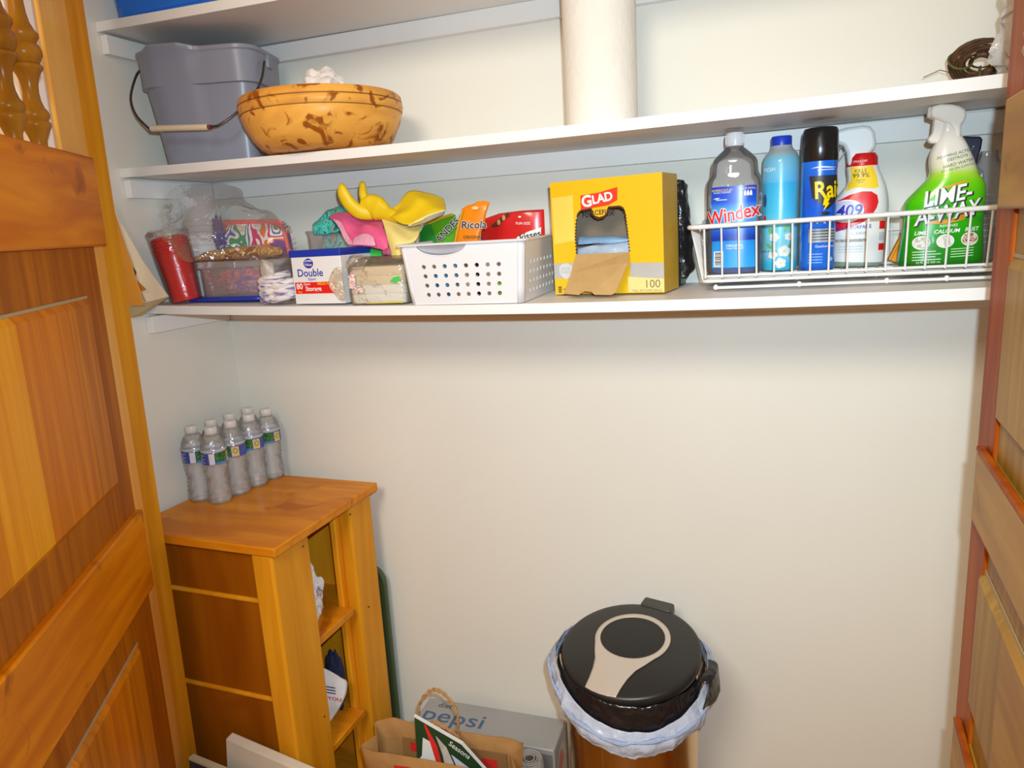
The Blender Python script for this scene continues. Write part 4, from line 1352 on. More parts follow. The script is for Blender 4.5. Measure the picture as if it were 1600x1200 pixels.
# the large clear bag lying over the left heap
t = thing('clear_bag', 'large crinkled clear plastic bag draped over the heap at shelf left', 'plastic bag', at(330, 405, 1.36), 0)
rows = [[(252, 322, 1.395), (268, 296, 1.40), (300, 287, 1.41), (340, 286, 1.44), (369, 293, 1.46)],
        [(250, 342, 1.385), (272, 332, 1.382), (310, 318, 1.378), (352, 314, 1.388), (398, 322, 1.43)],
        [(256, 366, 1.296), (285, 362, 1.292), (325, 352, 1.345), (385, 335, 1.388), (446, 346, 1.41)],
        [(266, 385, 1.290), (295, 385, 1.286), (340, 378, 1.325), (400, 372, 1.366), (462, 385, 1.382)],
        [(282, 402, 1.288), (312, 408, 1.288), (345, 402, 1.322), (400, 402, 1.350), (458, 404, 1.366)]]
g = sheet([[into(t, at(*q)) for q in r] for r in rows], 7, 7, 0.010, 26)
obj('bag', g, CLEARBAG, t, angle=25)
g = sheet([[into(t, at(*q)) for q in r] for r in ([(253, 322, 1.39), (262, 318, 1.392), (266, 322, 1.39)], [(255, 345, 1.38), (262, 344, 1.382), (268, 346, 1.38)], [(258, 368, 1.365), (266, 368, 1.365), (271, 370, 1.362)])], 4, 4, 0.002, 40)
o = obj('printed_edge', g, film('printed film edge', tint=(0.9, 0.9, 0.9), haze=0.5, hazecol=(0.6, 0.6, 0.68), gloss=0.8), t)
PURP = mat('purple print', (0.06, 0.05, 0.22), rough=0.5, vary=0)
def strip_map(x, h, l):
    return into(t, at(261 + (0.5 - 0) * 0 + h * 300 + (x + 0.06) * 60, 345 - x * 520, 1.379 - (x < 0) * 0.008))
letters('printing', 'PAPER PLATES 48', 0.009, strip_map, PURP, t, bold=0.01)

# small bag of striped straws
t = thing('striped_bundle', 'little clear bag of white and violet striped rolls beside the storage box', 'bag', on_shelf(3, -1.028, 1.341, 0.001), 0)
STRIPE = wood('white violet stripes', (0.20, 0.17, 0.42), (0.80, 0.74, 0.72), grain=(30, 30, 150), rough=0.5, coat=0.1, contrast=(0.38, 0.5), bump=0, stain=False)
for k in range(7):
    g = G()
    z = 0.010 + (k % 4) * 0.014
    x = -0.020 + (k // 4) * 0.026
    path = spline([(x - 0.016, -0.024, z), (x + 0.006, -0.030, z + 0.004), (x + 0.030, -0.020, z + 0.010), (x + 0.036, 0.004, z + 0.012)], 5)
    g.tube(path, [0.0085] * len(path), 10)
    obj('roll', g, STRIPE, t)
g = crumpled((0.0, -0.004, 0.032), (0.050, 0.036, 0.036), 17, 0.3, 2.4, n=36, k=24, flatb=0.0005)
obj('bag', g, CLEARBAG, t, angle=25)
g = sheet([[(-0.030, -0.026, 0.056), (-0.012, -0.034, 0.060), (0.004, -0.030, 0.056)], [(-0.028, -0.028, 0.075), (-0.010, -0.036, 0.088), (0.006, -0.030, 0.070)], [(-0.034, -0.020, 0.096), (-0.020, -0.024, 0.099), (0.0, -0.018, 0.088)]], 5, 5, 0.004, 50)
obj('bag_top', g, MILKY, t, solid=0.0008)

# ------------------------------------------------------------------ storage-bag box
CARDW = mat('white carton', (0.80, 0.78, 0.78), rough=0.45, vary=0.01)
CARDB = mat('royal blue carton', (0.008, 0.035, 0.40), rough=0.4, vary=0.03)
CARDR = mat('red carton band', (0.78, 0.015, 0.012), rough=0.4, vary=0.02)
t = thing('storage_bag_box', 'white carton of zipper storage bags with blue top and red band', 'box', on_shelf(3, -0.977, 1.3145, 0.0008, 0.14), radians(-3))
obj('carton', G().box(0, 0.128, 0, 0.135, 0, 0.100), CARDW, t, bevel=0.0012)
obj('blue_top', G().box(-0.0035, 0.1285, -0.0015, 0.136, 0.0995, 0.114), CARDB, t, bevel=0.0012)
fm = front_map(0.0)
decal('red_band', [(0.004, 0.022), (0.106, 0.022), (0.114, 0.0465), (0.004, 0.0465)], fm, CARDR, t)
decal('logo_oval', oval(0.045, 0.086, 0.0125, 0.0105), fm, mat('logo blue', (0.02, 0.03, 0.36), rough=0.4), t)
letters('logo_lettering', 'Great\nValue', 0.0085, fm, PRINTW, t, x=0.045, y=0.0875, bold=0.01, lift=0.001)
letters('lettering', 'Double', 0.0225, fm, MATS['logo blue'], t, x=0.047, y=0.0655, bold=0.012, lift=0.0008)
letters('lettering', 'Zipper', 0.008, fm, MATS['logo blue'], t, x=0.050, y=0.0530, lift=0.0008)
letters('lettering', '80', 0.017, fm, PRINTW, t, x=0.016, y=0.0375, bold=0.02, lift=0.0012)
letters('lettering', 'Bags', 0.006, fm, YELLOWK, t, x=0.016, y=0.0265, lift=0.0012)
letters('lettering', 'Quart', 0.007, fm, PRINTW, t, x=0.036, y=0.0425, bold=0.01, lift=0.0012)
letters('lettering', 'Storage', 0.0135, fm, PRINTW, t, x=0.052, y=0.032, bold=0.02, lift=0.0012)
letters('lettering', 'MEGA PACK', 0.0078, fm, YELLOWK, t, x=0.085, y=0.0425, bold=0.01, lift=0.0012)

# clear box with teal fabric behind it
TEAL = patches('teal floral fabric', [srgb(40, 150, 140), srgb(90, 215, 200), srgb(60, 185, 175), srgb(95, 220, 205), srgb(30, 110, 120), srgb(80, 205, 190), srgb(205, 140, 40)], 30, rough=0.8, distort=1.6)
t = thing('teal_fabric', 'teal floral fabric bunched inside the clear box behind the storage bags', 'fabric', on_shelf(3, -0.978, 1.540, 0.003), 0)
g = crumpled((-0.004, 0, 0.088), (0.078, 0.028, 0.088), 31, 0.12, 2.6, n=44, k=28)
obj('fabric', g, TEAL, t, angle=30)
g = sheet([[into(t, at(*q)) for q in r] for r in ([(487, 352, 1.52), (505, 335, 1.52), (528, 322, 1.53), (560, 322, 1.53)], [(489, 356, 1.50), (510, 347, 1.50), (535, 335, 1.50), (562, 332, 1.50)], [(490, 366, 1.50), (515, 366, 1.49), (540, 358, 1.49), (566, 350, 1.49)])], 6, 6, 0.004, 40)
obj('fold', g, TEAL, t, solid=0.002)
t = thing('clear_box', 'open clear plastic box standing behind the storage bag carton', 'box', on_shelf(3, -0.978, 1.540, 0.0008), 0)
rings = [rr_ring(0.080, 0.032, 0.012, 0.0), rr_ring(0.082, 0.034, 0.012, 0.01), rr_ring(0.090, 0.037, 0.014, 0.148), rr_ring(0.093, 0.039, 0.015, 0.150), rr_ring(0.093, 0.039, 0.015, 0.154)]
obj('box', G().loft(rings, cap1=False), CLEARTUB, t, solid=0.0012)

# ------------------------------------------------------------------ rubber gloves
YEL = mat('yellow rubber', (0.82, 0.56, 0.008), rough=0.42, vary=0.05, vscale=18, bump=0.06, bscale=60)
YELP = mat('pale yellow lining', (0.86, 0.70, 0.24), rough=0.6, vary=0.03)
CREML = mat('cream lining', (0.85, 0.76, 0.48), rough=0.7)
t = thing('rubber_glove', 'bright yellow rubber glove flung on the heap, two fingers pointing up', 'glove', at(620, 380, 1.44), 0)
def L(*q):
    return [into(t, at(*p)) for p in q]
def limb(name, pts, a, b, m, n=6, cap0=True, cap1=True, crump=0.0):
    p = spline(pts, n)
    k = len(p)
    A = [lerp_table([(i, x) for i, x in enumerate(a)], j * (len(a) - 1) / (k - 1))[0] for j in range(k)]
    B = [lerp_table([(i, x) for i, x in enumerate(b)], j * (len(b) - 1) / (k - 1))[0] for j in range(k)]
    g = G().limb(p, A, B, 16, cap0=cap0, cap1=cap1)
    if crump:
        g.move(lambda q: q + noise.noise_vector(q * 55) * crump)
    return obj(name, g, m, t, angle=70)
limb('finger', L((532.5, 287, 1.40), (534, 292, 1.40), (537, 303, 1.40), (546, 318, 1.405), (562, 331, 1.41), (582, 333, 1.42)), [0.003, 0.0095, 0.0140, 0.0155, 0.0160, 0.015], [0.003, 0.007, 0.009, 0.010, 0.010, 0.010], YEL)
limb('finger', L((566, 283, 1.425), (566.3, 287, 1.425), (567, 295, 1.425), (568, 306, 1.42), (575, 318, 1.42), (588, 330, 1.42)), [0.002, 0.0070, 0.0088, 0.0095, 0.012, 0.013], [0.002, 0.006, 0.008, 0.008, 0.010, 0.010], YEL)
limb('hand', L((566, 322, 1.415), (578, 320, 1.418), (592, 326, 1.418), (606, 334, 1.415), (622, 340, 1.41)), [0.010, 0.024, 0.026, 0.015, 0.010], [0.008, 0.013, 0.014, 0.011, 0.010], YEL, crump=0.003)
g = sheet([L((600, 330, 1.42), (622, 318, 1.42), (640, 300, 1.43), (668, 302, 1.44), (693, 312, 1.45)),
           L((604, 335, 1.410), (625, 326, 1.412), (650, 312, 1.405), (675, 315, 1.418), (696, 322, 1.425)),
           L((606, 340, 1.404), (625, 336, 1.390), (648, 332, 1.392), (672, 327, 1.392), (697, 326, 1.408)),
           L((604, 338, 1.41), (615, 343, 1.392), (636, 352, 1.375), (665, 340, 1.378), (694, 328, 1.40))], 7, 6, 0.0030, 26)
obj('cuff', g, YEL, t, solid=0.0022)
g = sheet([L((637, 353, 1.374), (652, 344, 1.374), (672, 335, 1.378), (695, 328, 1.398)), L((641, 353.5, 1.380), (658, 350, 1.388), (676, 343, 1.395), (694, 334, 1.41))], 6, 4)
obj('cuff_opening', g, CREML, t, solid=0.002)
t = thing('rubber_glove', 'pale yellow inside-out rubber glove hanging over the white basket corner', 'glove', at(630, 395, 1.40), 0)
g = sheet([L((594, 337, 1.425), (612, 345, 1.42), (634, 353, 1.42), (656, 350, 1.43)),
           L((600, 352, 1.40), (616, 362, 1.385), (640, 372, 1.39), (655, 366, 1.40)),
           L((605, 370, 1.385), (618, 378, 1.372), (636, 380, 1.378), (648, 378, 1.39)),
           L((610, 388, 1.38), (620, 392, 1.37), (629, 392, 1.374), (634, 388, 1.38)),
           L((612, 402, 1.38), (620, 405, 1.372), (628, 404, 1.376), (633, 400, 1.38))], 6, 6, 0.002, 30)
obj('cuff', g, YELP, t, solid=0.003)
PINK = mat('pink rubber', (0.78, 0.11, 0.28), rough=0.42, vary=0.05, vscale=18)
PINKT = mat('ribbed pale pink', (0.82, 0.36, 0.50), rough=0.6, vary=0.25, vscale=1.0, stretch=(520, 1, 60))
t = thing('rubber_glove', 'pink rubber glove crumpled on the carton, ribbed palm showing', 'glove', at(560, 392, 1.42), 0)
g = sheet([L((513, 340, 1.45), (535, 331, 1.45), (562, 333, 1.455), (596, 338, 1.45)),
           L((524, 347, 1.425), (540, 345, 1.42), (566, 352, 1.425), (598, 350, 1.42)),
           L((534, 358, 1.405), (548, 366, 1.405), (572, 352, 1.40), (602, 362, 1.40)),
           L((540, 370, 1.392), (556, 374, 1.398), (580, 364, 1.385), (606, 378, 1.385)),
           L((546, 384, 1.380), (566, 384, 1.385), (590, 388, 1.378), (610, 398, 1.375))], 7, 6, 0.003, 34)
obj('glove', g, PINK, t, solid=0.003)
g = sheet([L((520, 342, 1.418), (528, 344, 1.415), (534, 348, 1.413)), L((530, 356, 1.402), (537, 360, 1.398), (543, 366, 1.396)), L((536, 370, 1.388), (546, 376, 1.384), (551, 378, 1.384)), L((544, 382, 1.376), (552, 382.5, 1.376), (556, 380, 1.378))], 5, 5)
obj('ribbed_patch', g, PINKT, t, solid=0.0015)
g = sheet([L((553, 372, 1.388), (565, 366, 1.382), (576, 366, 1.380), (584, 372, 1.378)), L((551, 378, 1.380), (565, 375, 1.374), (577, 375, 1.372), (586, 379, 1.372)), L((550, 383, 1.376), (565, 383, 1.372), (577, 384, 1.370), (587, 384, 1.371))], 5, 5)
obj('ribbed_patch', g, PINKT, t, solid=0.0015)
g = sheet([L((597, 392, 1.372), (604, 388, 1.370), (608, 386, 1.370)), L((598, 398, 1.372), (606, 398, 1.368), (611, 399, 1.370))], 4, 3)
obj('cuff_inside', g, mat('deep pink inside', (0.45, 0.07, 0.18), rough=0.6), t, solid=0.001)

# ------------------------------------------------------------------ packet of folded napkins
t = thing('napkin_packet', 'cream paper napkins in clear wrap with green marks, beside the white basket', 'napkins', on_shelf(3, -0.775, 1.358), radians(2))
NAP = mat('cream napkins', (0.74, 0.60, 0.42), rough=0.75, vary=0.04)
NAPW = mat('white napkins', (0.80, 0.76, 0.70), rough=0.75, vary=0.03)
for k in range(4):
    z = 0.002 + k * 0.0188
    g = G().loft([rr_ring(0.062 + 0.001 * sin(k * 2.1), 0.045, 0.012, z), rr_ring(0.0635 + 0.001 * sin(k * 2.1), 0.0465, 0.014, z + 0.003), rr_ring(0.0635 + 0.001 * sin(k * 2.1), 0.0465, 0.014, z + 0.0155), rr_ring(0.062, 0.045, 0.012, z + 0.0186)])
    obj('napkin_fold', g, NAPW if k < 2 else NAP, t)
g = G().loft([rr_ring(0.0655, 0.049, 0.014, 0.0006), rr_ring(0.0665, 0.051, 0.016, 0.02), rr_ring(0.0660, 0.0505, 0.016, 0.078), rr_ring(0.060, 0.036, 0.014, 0.090), rr_ring(0.040, 0.012, 0.006, 0.096)])
g.move(lambda p: p + noise.noise_vector(p * 38) * 0.003 * (1 if p.z > 0.01 else 0))
obj('wrapper', g, film('napkin wrap', tint=(0.95, 0.93, 0.9), haze=0.15, hazecol=(0.75, 0.66, 0.54), gloss=0.9, rough=0.1, bump=0.8, bscale=40), t, angle=28)
GRN = mat('green print', (0.06, 0.55, 0.08), rough=0.5, vary=0.05)
fm = front_map(-0.0535)
decal('print', [(0.036, 0.046), (0.050, 0.044), (0.060, 0.047), (0.060, 0.056), (0.047, 0.055)], fm, GRN, t, lift=0.001)
decal('print', [(-0.02, 0.0020), (0.062, 0.0020), (0.062, 0.0055), (-0.02, 0.0040)], fm, mat('yellow green edge', (0.60, 0.50, 0.05), rough=0.5), t, lift=0.0012)
decal('picture', [(-0.058, 0.035), (-0.044, 0.033), (-0.042, 0.062), (-0.050, 0.068), (-0.058, 0.060)], fm, patches('tiny flower print', [srgb(235, 225, 215), srgb(205, 90, 110), srgb(235, 228, 220), srgb(225, 160, 60), srgb(120, 140, 200)], 120), t, lift=0.001)
decal('picture', [(-0.046, 0.024), (-0.026, 0.026), (-0.026, 0.036), (-0.044, 0.037)], fm, MATS['tiny flower print'], t, lift=0.0012)
letters('lettering', 'napkins', 0.008, fm, mat('grey violet print', (0.35, 0.30, 0.42), rough=0.6, vary=0), t, x=0.006, y=0.040, rot=0.12, lift=0.0012)
g = sheet([[(-0.062, -0.046, 0.068), (-0.045, -0.052, 0.074), (-0.020, -0.050, 0.072)], [(-0.066, -0.050, 0.085), (-0.040, -0.050, 0.096), (-0.014, -0.044, 0.088)], [(-0.060, -0.040, 0.098), (-0.040, -0.034, 0.104), (-0.012, -0.030, 0.096)]], 5, 5, 0.005, 50)
obj('wrapper_end', g, CLEARBAG, t, solid=0.0006, angle=25)
g = sheet([[(-0.070, -0.054, 0.012), (-0.082, -0.060, 0.014), (-0.088, -0.061, 0.024)], [(-0.070, -0.055, 0.035), (-0.088, -0.061, 0.036), (-0.100, -0.063, 0.042)], [(-0.070, -0.055, 0.060), (-0.088, -0.061, 0.060), (-0.096, -0.062, 0.062)], [(-0.068, -0.054, 0.078), (-0.078, -0.060, 0.080), (-0.086, -0.061, 0.076)]], 5, 5, 0.002, 60)
obj('wrapper_end', g, film('napkin flap film', tint=(0.96, 0.93, 0.9), haze=0.38, hazecol=(0.74, 0.62, 0.48), gloss=0.8, bump=0.8, bscale=50), t, solid=0.0006, angle=25)
t = thing('green_wrapper', 'small bright green wrapper end poking up behind the napkin packet', 'wrapper', at(585, 400, 1.425), 0)
obj('wrapper', sheet([L((577, 383, 1.43), (586, 384, 1.43), (596, 388, 1.43)), L((578, 392, 1.42), (587, 394, 1.42), (600, 394, 1.42)), L((580, 404, 1.42), (590, 405, 1.42), (602, 404, 1.42))], 4, 4, 0.003, 40), GRN, t, solid=0.001)

# ------------------------------------------------------------------ white perforated basket and what is in it
t = thing('plastic_basket', 'white perforated plastic basket with half-moon grip, holding candy bags', 'basket', on_shelf(3, -0.573, 1.445, 0.001, 0.0), rot=(radians(1.2), 0, radians(0.5)))
HX, HY, H = 0.108, 0.130, 0.118
def bwall(x, z):
    """front face, leaning outward"""
    return (x * (1 + 0.10 * z / H), -HY * (1 + 0.07 * z / H), z)
def panel(P, w, z1, nx, nz, x0, zz0, dx, dz, rh, cut=None):
    """flat side made of cells with round holes; P maps (x, z) to space"""
    g = G()
    # solid borders
    xa, xb = x0 - dx / 2, x0 + dx * (nx - 0.5)
    za, zb = zz0 - dz / 2, zz0 + dz * (nz - 0.5)
    def q(a, b, c, d, n=1):
        for i in range(n):
            u, v = a + (b - a) * i / n, a + (b - a) * (i + 1) / n
            g.add([P(u, c), P(v, c), P(v, d), P(u, d)], [(0, 1, 2, 3)])
    q(-w, xa, 0.0, z1)
    q(xb, w, 0.0, z1)
    q(xa, xb, 0.0, za, 8)
    if not cut:
        q(xa, xb, zb, z1, 8)
    else:
        cx, hw, dep = cut
        N = 20
        q(xa, cx - hw, zb, z1)
        q(cx + hw, xb, zb, z1)
        for i in range(N):
            u, v = cx - hw + 2 * hw * i / N, cx - hw + 2 * hw * (i + 1) / N
            f = lambda x: z1 - dep * sqrt(max(0, 1 - ((x - cx) / hw) ** 2))
            g.add([P(u, zb), P(v, zb), P(v, f(v)), P(u, f(u))], [(0, 1, 2, 3)])
    for i in range(nx):
        for k in range(nz):
            cx_, cz_ = x0 + dx * i, zz0 + dz * k
            sq_pts = [(cx_ - dx / 2, cz_ - dz / 2), (cx_, cz_ - dz / 2), (cx_ + dx / 2, cz_ - dz / 2), (cx_ + dx / 2, cz_), (cx_ + dx / 2, cz_ + dz / 2), (cx_, cz_ + dz / 2), (cx_ - dx / 2, cz_ + dz / 2), (cx_ - dx / 2, cz_)]
            cir = [(cx_ + rh * cos(radians(225 + 22.5 * k2)), cz_ + rh * sin(radians(225 + 22.5 * k2))) for k2 in range(16)]
            v = [P(*s) for s in sq_pts] + [P(*s) for s in cir]
            f = []
            for e in range(8):
                n2 = (e + 1) % 8
                f.append((e, n2, 8 + (2 * e + 2) % 16, 8 + 2 * e + 1, 8 + 2 * e))
            g.add(v, f)
    return g
bx0 = 0.010   # corner radius share kept by the corner pieces
def pf(x, z):
    return bwall(x, z)
def pb(x, z):
    p = bwall(-x, z)
    return (p[0], -p[1], p[2])
def pr(y, z):
    return (HX * (1 + 0.10 * z / H) + 0.011, y * (1 + 0.07 * z / H), z)
def pl_(y, z):
    return (-HX * (1 + 0.10 * z / H) - 0.011, -y * (1 + 0.07 * z / H), z)
WB = mat('white basket plastic', (0.80, 0.79, 0.81), rough=0.32, vary=0.01)
yo = -0.011
obj('front_panel', panel(lambda x, z: (pf(x, z)[0], pf(x, z)[1] + yo, z), HX, H, 8, 4, -0.0755, 0.020, 0.0212, 0.0185, 0.0042, cut=(-0.036, 0.050, 0.021)), WB, t, solid=0.0022, smooth=False)
obj('back_panel', panel(lambda x, z: (pb(x, z)[0], pb(x, z)[1] - yo, z), HX, H, 8, 4, -0.075, 0.020, 0.0212, 0.0185, 0.0042), WB, t, solid=0.0022, smooth=False)
obj('side_panel', panel(pr, HY, H, 10, 4, -0.100, 0.020, 0.0222, 0.0185, 0.0042), WB, t, solid=0.0022, smooth=False)
obj('side_panel', panel(pl_, HY, H, 10, 4, -0.100, 0.020, 0.0222, 0.0185, 0.0042), WB, t, solid=0.0022, smooth=False)
for sx in (1, -1):
    for sy in (1, -1):
        def cp(u, v, sx=sx, sy=sy):
            z = v * H
            a = pi / 2 * u
            fx, fy = 1 + 0.10 * z / H, 1 + 0.07 * z / H
            return Vector((sx * (HX * fx + 0.011 * sin(a)), sy * (HY * fy + 0.011 * cos(a)), z))
        obj('corner', G().grid(cp, 6, 4), WB, t, solid=0.0022)
obj('floor', G().loft([rr_ring(HX + 0.006, HY + 0.006, 0.014, 0.0), rr_ring(HX + 0.010, HY + 0.010, 0.014, 0.003)]), WB, t)
rx, ry = HX * 1.10 + 0.013, HY * 1.07 + 0.0125
def ring2(e, z):
    return [Vector((x, y, z)) for x, y in rrect(-rx - e, rx + e, -ry - e, ry + e, 0.014, 5)]
obj('rim', G().loft([ring2(-0.002, H - 0.001), ring2(0.006, H - 0.001), ring2(0.0065, H + 0.0015), ring2(0.005, H + 0.003), ring2(-0.002, H + 0.003)], closed=True), WB, t, angle=50)
# half-moon grip: grey plate coloured as the shade in the opening, rounded lip
gy = -HY * 1.07 + yo
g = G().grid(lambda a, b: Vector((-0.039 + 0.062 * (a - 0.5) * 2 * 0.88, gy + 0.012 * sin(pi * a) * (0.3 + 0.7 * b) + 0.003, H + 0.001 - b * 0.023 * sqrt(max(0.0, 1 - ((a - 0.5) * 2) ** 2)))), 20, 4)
obj('grip_shade', g, mat('shaded grip plastic', (0.50, 0.50, 0.54), rough=0.4), t, solid=0.001)
lip = [(-0.036 * 1.09 + 0.0545 * cos(a), gy + 0.0006 - 0.001 * sin(a), H - 0.0005 + 0.0220 * sin(a)) for a in [pi + pi * i / 22 for i in range(23)]]
obj('grip_lip', G().tube(lip, 0.0017, 8), WB, t)

def pouch(name, label, cat, pts, y, m, depth=0.018, rot=None, lean=0.0, puff=0.25):
    """sealed bag: outline on a standing plane, blown up a little between its faces"""
    b = at(pts[0][0], pts[0][1], y)
    t = thing(name, label, cat, b, 0)
    base = [into(t, at(u, v, y)) for u, v in pts]
    n = len(base)
    c = sum(base, Vector()) / n
    g = G()
    layers = [(1.0, 0.0), (0.88, -depth * 0.35), (0.62, -depth * 0.5), (0.25, -depth * 0.56)]
    rings = []
    for k, (s, d) in enumerate(layers):
        rings.append([c + (p - c) * s + Vector((0, d, 0)) for p in base])
    back = [[Vector((p.x, -p.y * 0.9, p.z)) for p in r] for r in reversed(rings[1:])]
    g.loft(back + rings)
    g.move(lambda p: p + noise.noise_vector(p * 48) * 0.0022 + Vector((0, lean * (p.z - c.z), 0)))
    o = obj('pouch', g, m, t, angle=35)
    return t, b, c
LIME = mat('lime green wrapper', (0.10, 0.36, 0.012), rough=0.3, vary=0.1, coat=0.2)
t, b, c = pouch('candy_bag', 'green candy bag with brown lettering at back left of the white basket', 'candy bag', [(660, 400), (660, 362), (663, 350), (690, 338), (705, 333), (712, 336), (716, 348), (720, 400)], 1.47, LIME, 0.02)
obj('gold_edge', sheet([L2 for L2 in ([into(t, at(u, v, 1.455)) for u, v in ((662, 350), (684, 340), (706, 333.5))], [into(t, at(u, v, 1.452)) for u, v in ((664, 354), (686, 344), (708, 337))])], 4, 3), mat('gold wrapper edge', (0.62, 0.42, 0.04), rough=0.3), t)
fp = lambda x, h, l: into(t, at(694 + x * 900, 356 - h * 900, 1.455 - l))
letters('lettering', 'ANDES', 0.0165, fp, PRINTW, t, rot=0.80, x=0.006, y=-0.004, bold=0.05, lift=0.004)
letters('lettering', 'ANDES', 0.0165, fp, mat('brown print', (0.03, 0.012, 0.012), rough=0.5, vary=0), t, rot=0.80, x=0.006, y=-0.004, bold=0.02, lift=0.0046)
decal('emblem', oval(-0.027, -0.008, 0.006, 0.007), fp, PRINTW, t, lift=0.001)
decal('emblem', oval(-0.027, -0.008, 0.0042, 0.0052), fp, GRN, t, lift=0.002)
obj('green_fold', sheet([[into(t, at(u, v, 1.449)) for u, v in ((655, 364), (664, 352), (674, 350))], [into(t, at(u, v, 1.448)) for u, v in ((656, 374), (670, 366), (680, 372))], [into(t, at(u, v, 1.446)) for u, v in ((656, 384), (672, 382), (684, 384))]], 4, 4, 0.001, 40), mat('dark green fold', (0.015, 0.20, 0.02), rough=0.3), t)

ORANGE = mat('orange candy bag', (0.83, 0.23, 0.006), rough=0.3, vary=0.06, coat=0.2)
t, b, c = pouch('cough_drop_bag', 'orange candy bag leaning over the front rim of the white basket', 'candy bag', [(708, 384), (714, 352), (722, 326), (728, 321), (740, 318), (744, 314), (758, 313), (766, 316), (761, 330), (757, 350), (750, 368), (748, 392), (716, 392)], 1.352, ORANGE, 0.012, lean=0.0)
fp = lambda x, h, l: into(t, at(737 + x * 900, 352 - h * 900, 1.3445 - l))
obj('gold_edge', sheet([[into(t, at(u, v, 1.344)) for u, v in ((708.5, 382), (714, 354), (722, 328))], [into(t, at(u, v, 1.342)) for u, v in ((711, 383), (717, 355), (724, 329))]], 4, 2), mat('gold wrapper edge', (0.62, 0.42, 0.04)), t)
letters('lettering', 'Ricola', 0.0180, fp, PRINTW, t, x=0.003, y=0.0005, bold=0.05, shear=0.12, rot=0.03, lift=0.0024)
letters('lettering', 'Ricola', 0.0180, fp, PRINTK, t, x=0.003, y=0.0005, bold=0.02, shear=0.12, rot=0.03, lift=0.0030)
letters('lettering', 'ORIGINAL', 0.0075, fp, mat('brown print', (0.03, 0.012, 0.012)), t, x=0.002, y=-0.0205, rot=0.02, lift=0.003)
letters('lettering', 'SWISS HERB', 0.006, fp, MATS['brown print'], t, x=-0.006, y=-0.0305, rot=0.02, lift=0.003)
decal('emblem', oval(0.006, 0.030, 0.006, 0.003), fp, mat('pale gold print', (0.75, 0.55, 0.25), rough=0.5), t, lift=0.003)

REDB = mat('red candy bag', (0.66, 0.012, 0.014), rough=0.28, vary=0.08, coat=0.3)
t, b, c = pouch('chocolate_bag', 'wide red candy bag filling the right of the white basket', 'candy bag', [(752, 400), (751, 365), (757, 342), (780, 333), (815, 329), (850, 328), (852, 362), (852, 395)], 1.455, REDB, 0.020)
fp = lambda x, h, l: into(t, at(806 + x * 860, 350 - h * 860, 1.443 - l))
decal('brown_bow', [(-0.046, -0.004), (-0.030, 0.010), (-0.014, 0.022), (-0.012, 0.016), (-0.026, 0.004), (-0.030, -0.004), (-0.040, -0.006)], fp, mat('brown bow print', (0.10, 0.02, 0.01), rough=0.4), t, lift=0.001)
for x in (-0.031, -0.022):
    decal('bow_dot', oval(x, 0.004 + (x + 0.03) * 0.9, 0.003, 0.005), fp, mat('gold print', (0.55, 0.30, 0.12), rough=0.5), t, lift=0.0016)
decal('hang_hole', oval(0.007, 0.013, 0.0028, 0.0016), fp, PRINTW, t, lift=0.001)
letters('lettering', 'FUN SIZE', 0.0065, fp, PRINTW, t, x=0.013, y=0.001, bold=0.005, lift=0.001)
decal('white_badge', [(0.002, -0.024), (0.022, -0.014), (0.046, -0.006), (0.045, -0.030), (0.0, -0.030)], fp, PRINTW, t, lift=0.001)
letters('lettering', 'kisses', 0.017, fp, PRINTK, t, x=0.026, y=-0.021, bold=0.02, rot=0.22, lift=0.0016)
# small things low in the basket, glimpsed through its holes
for i, (x, y, mm, lab, r) in enumerate(((-0.628, 1.345, (0.05, 0.30, 0.60), 'small blue packet low in the white basket, glimpsed through its holes', (0.03, 0.02, 0.04)),
                                      (-0.575, 1.38, (0.05, 0.05, 0.16), 'small dark packet low in the white basket, glimpsed through its holes', (0.02, 0.02, 0.04)),
                                      (-0.505, 1.345, (0.35, 0.65, 0.04), 'small lime packet low at right of the white basket, glimpsed through its holes', (0.018, 0.018, 0.022)))):
    q = thing('packet', lab, 'packet', on_shelf(3, x, y, 0.0045), 0)
    obj('packet', crumpled((0, 0, r[2]), r, 40 + i, 0.3, 2.4, n=24, k=14, flatb=0.0), mat('packet tone %d' % i, mm, rough=0.4), q, angle=30)

# ------------------------------------------------------------------ yellow carton of trash bags
YBOX = mat('yellow carton', (0.84, 0.49, 0.006), rough=0.38, vary=0.02, vscale=6, coat=0.15)
YBOX2 = mat('pale yellow carton zone', (0.86, 0.62, 0.10), rough=0.38, vary=0.06, vscale=7)
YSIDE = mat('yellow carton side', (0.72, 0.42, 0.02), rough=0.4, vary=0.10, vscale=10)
CARDBR = mat('raw card', (0.50, 0.31, 0.12), rough=0.8, vary=0.06, vscale=40)
t = thing('trash_bag_carton', 'yellow carton of trash bags with torn-open front and hanging flap', 'carton', on_shelf(3, -0.4185, 1.4115, 0.0010, 0.09), radians(-8.5))
t.rotation_euler = (radians(0.4), radians(-0.4), radians(-8.5))
W, D, HH = 0.226, 0.098, 0.219
hole = [(0.050, 0.078), (0.049, 0.110), (0.052, 0.140), (0.056, 0.156), (0.064, 0.163), (0.085, 0.165), (0.087, 0.156), (0.093, 0.150), (0.101, 0.147), (0.110, 0.149), (0.117, 0.155), (0.120, 0.165), (0.143, 0.165), (0.151, 0.160), (0.154, 0.150), (0.157, 0.120), (0.160, 0.078)]
nv, nf = flat([[(0, 0), (W, 0), (W, HH), (0, HH)], hole])
obj('front', G().add([(x, 0, z) for x, z, _ in nv], nf), YBOX, t, smooth=False, solid=0.001, off=-1)
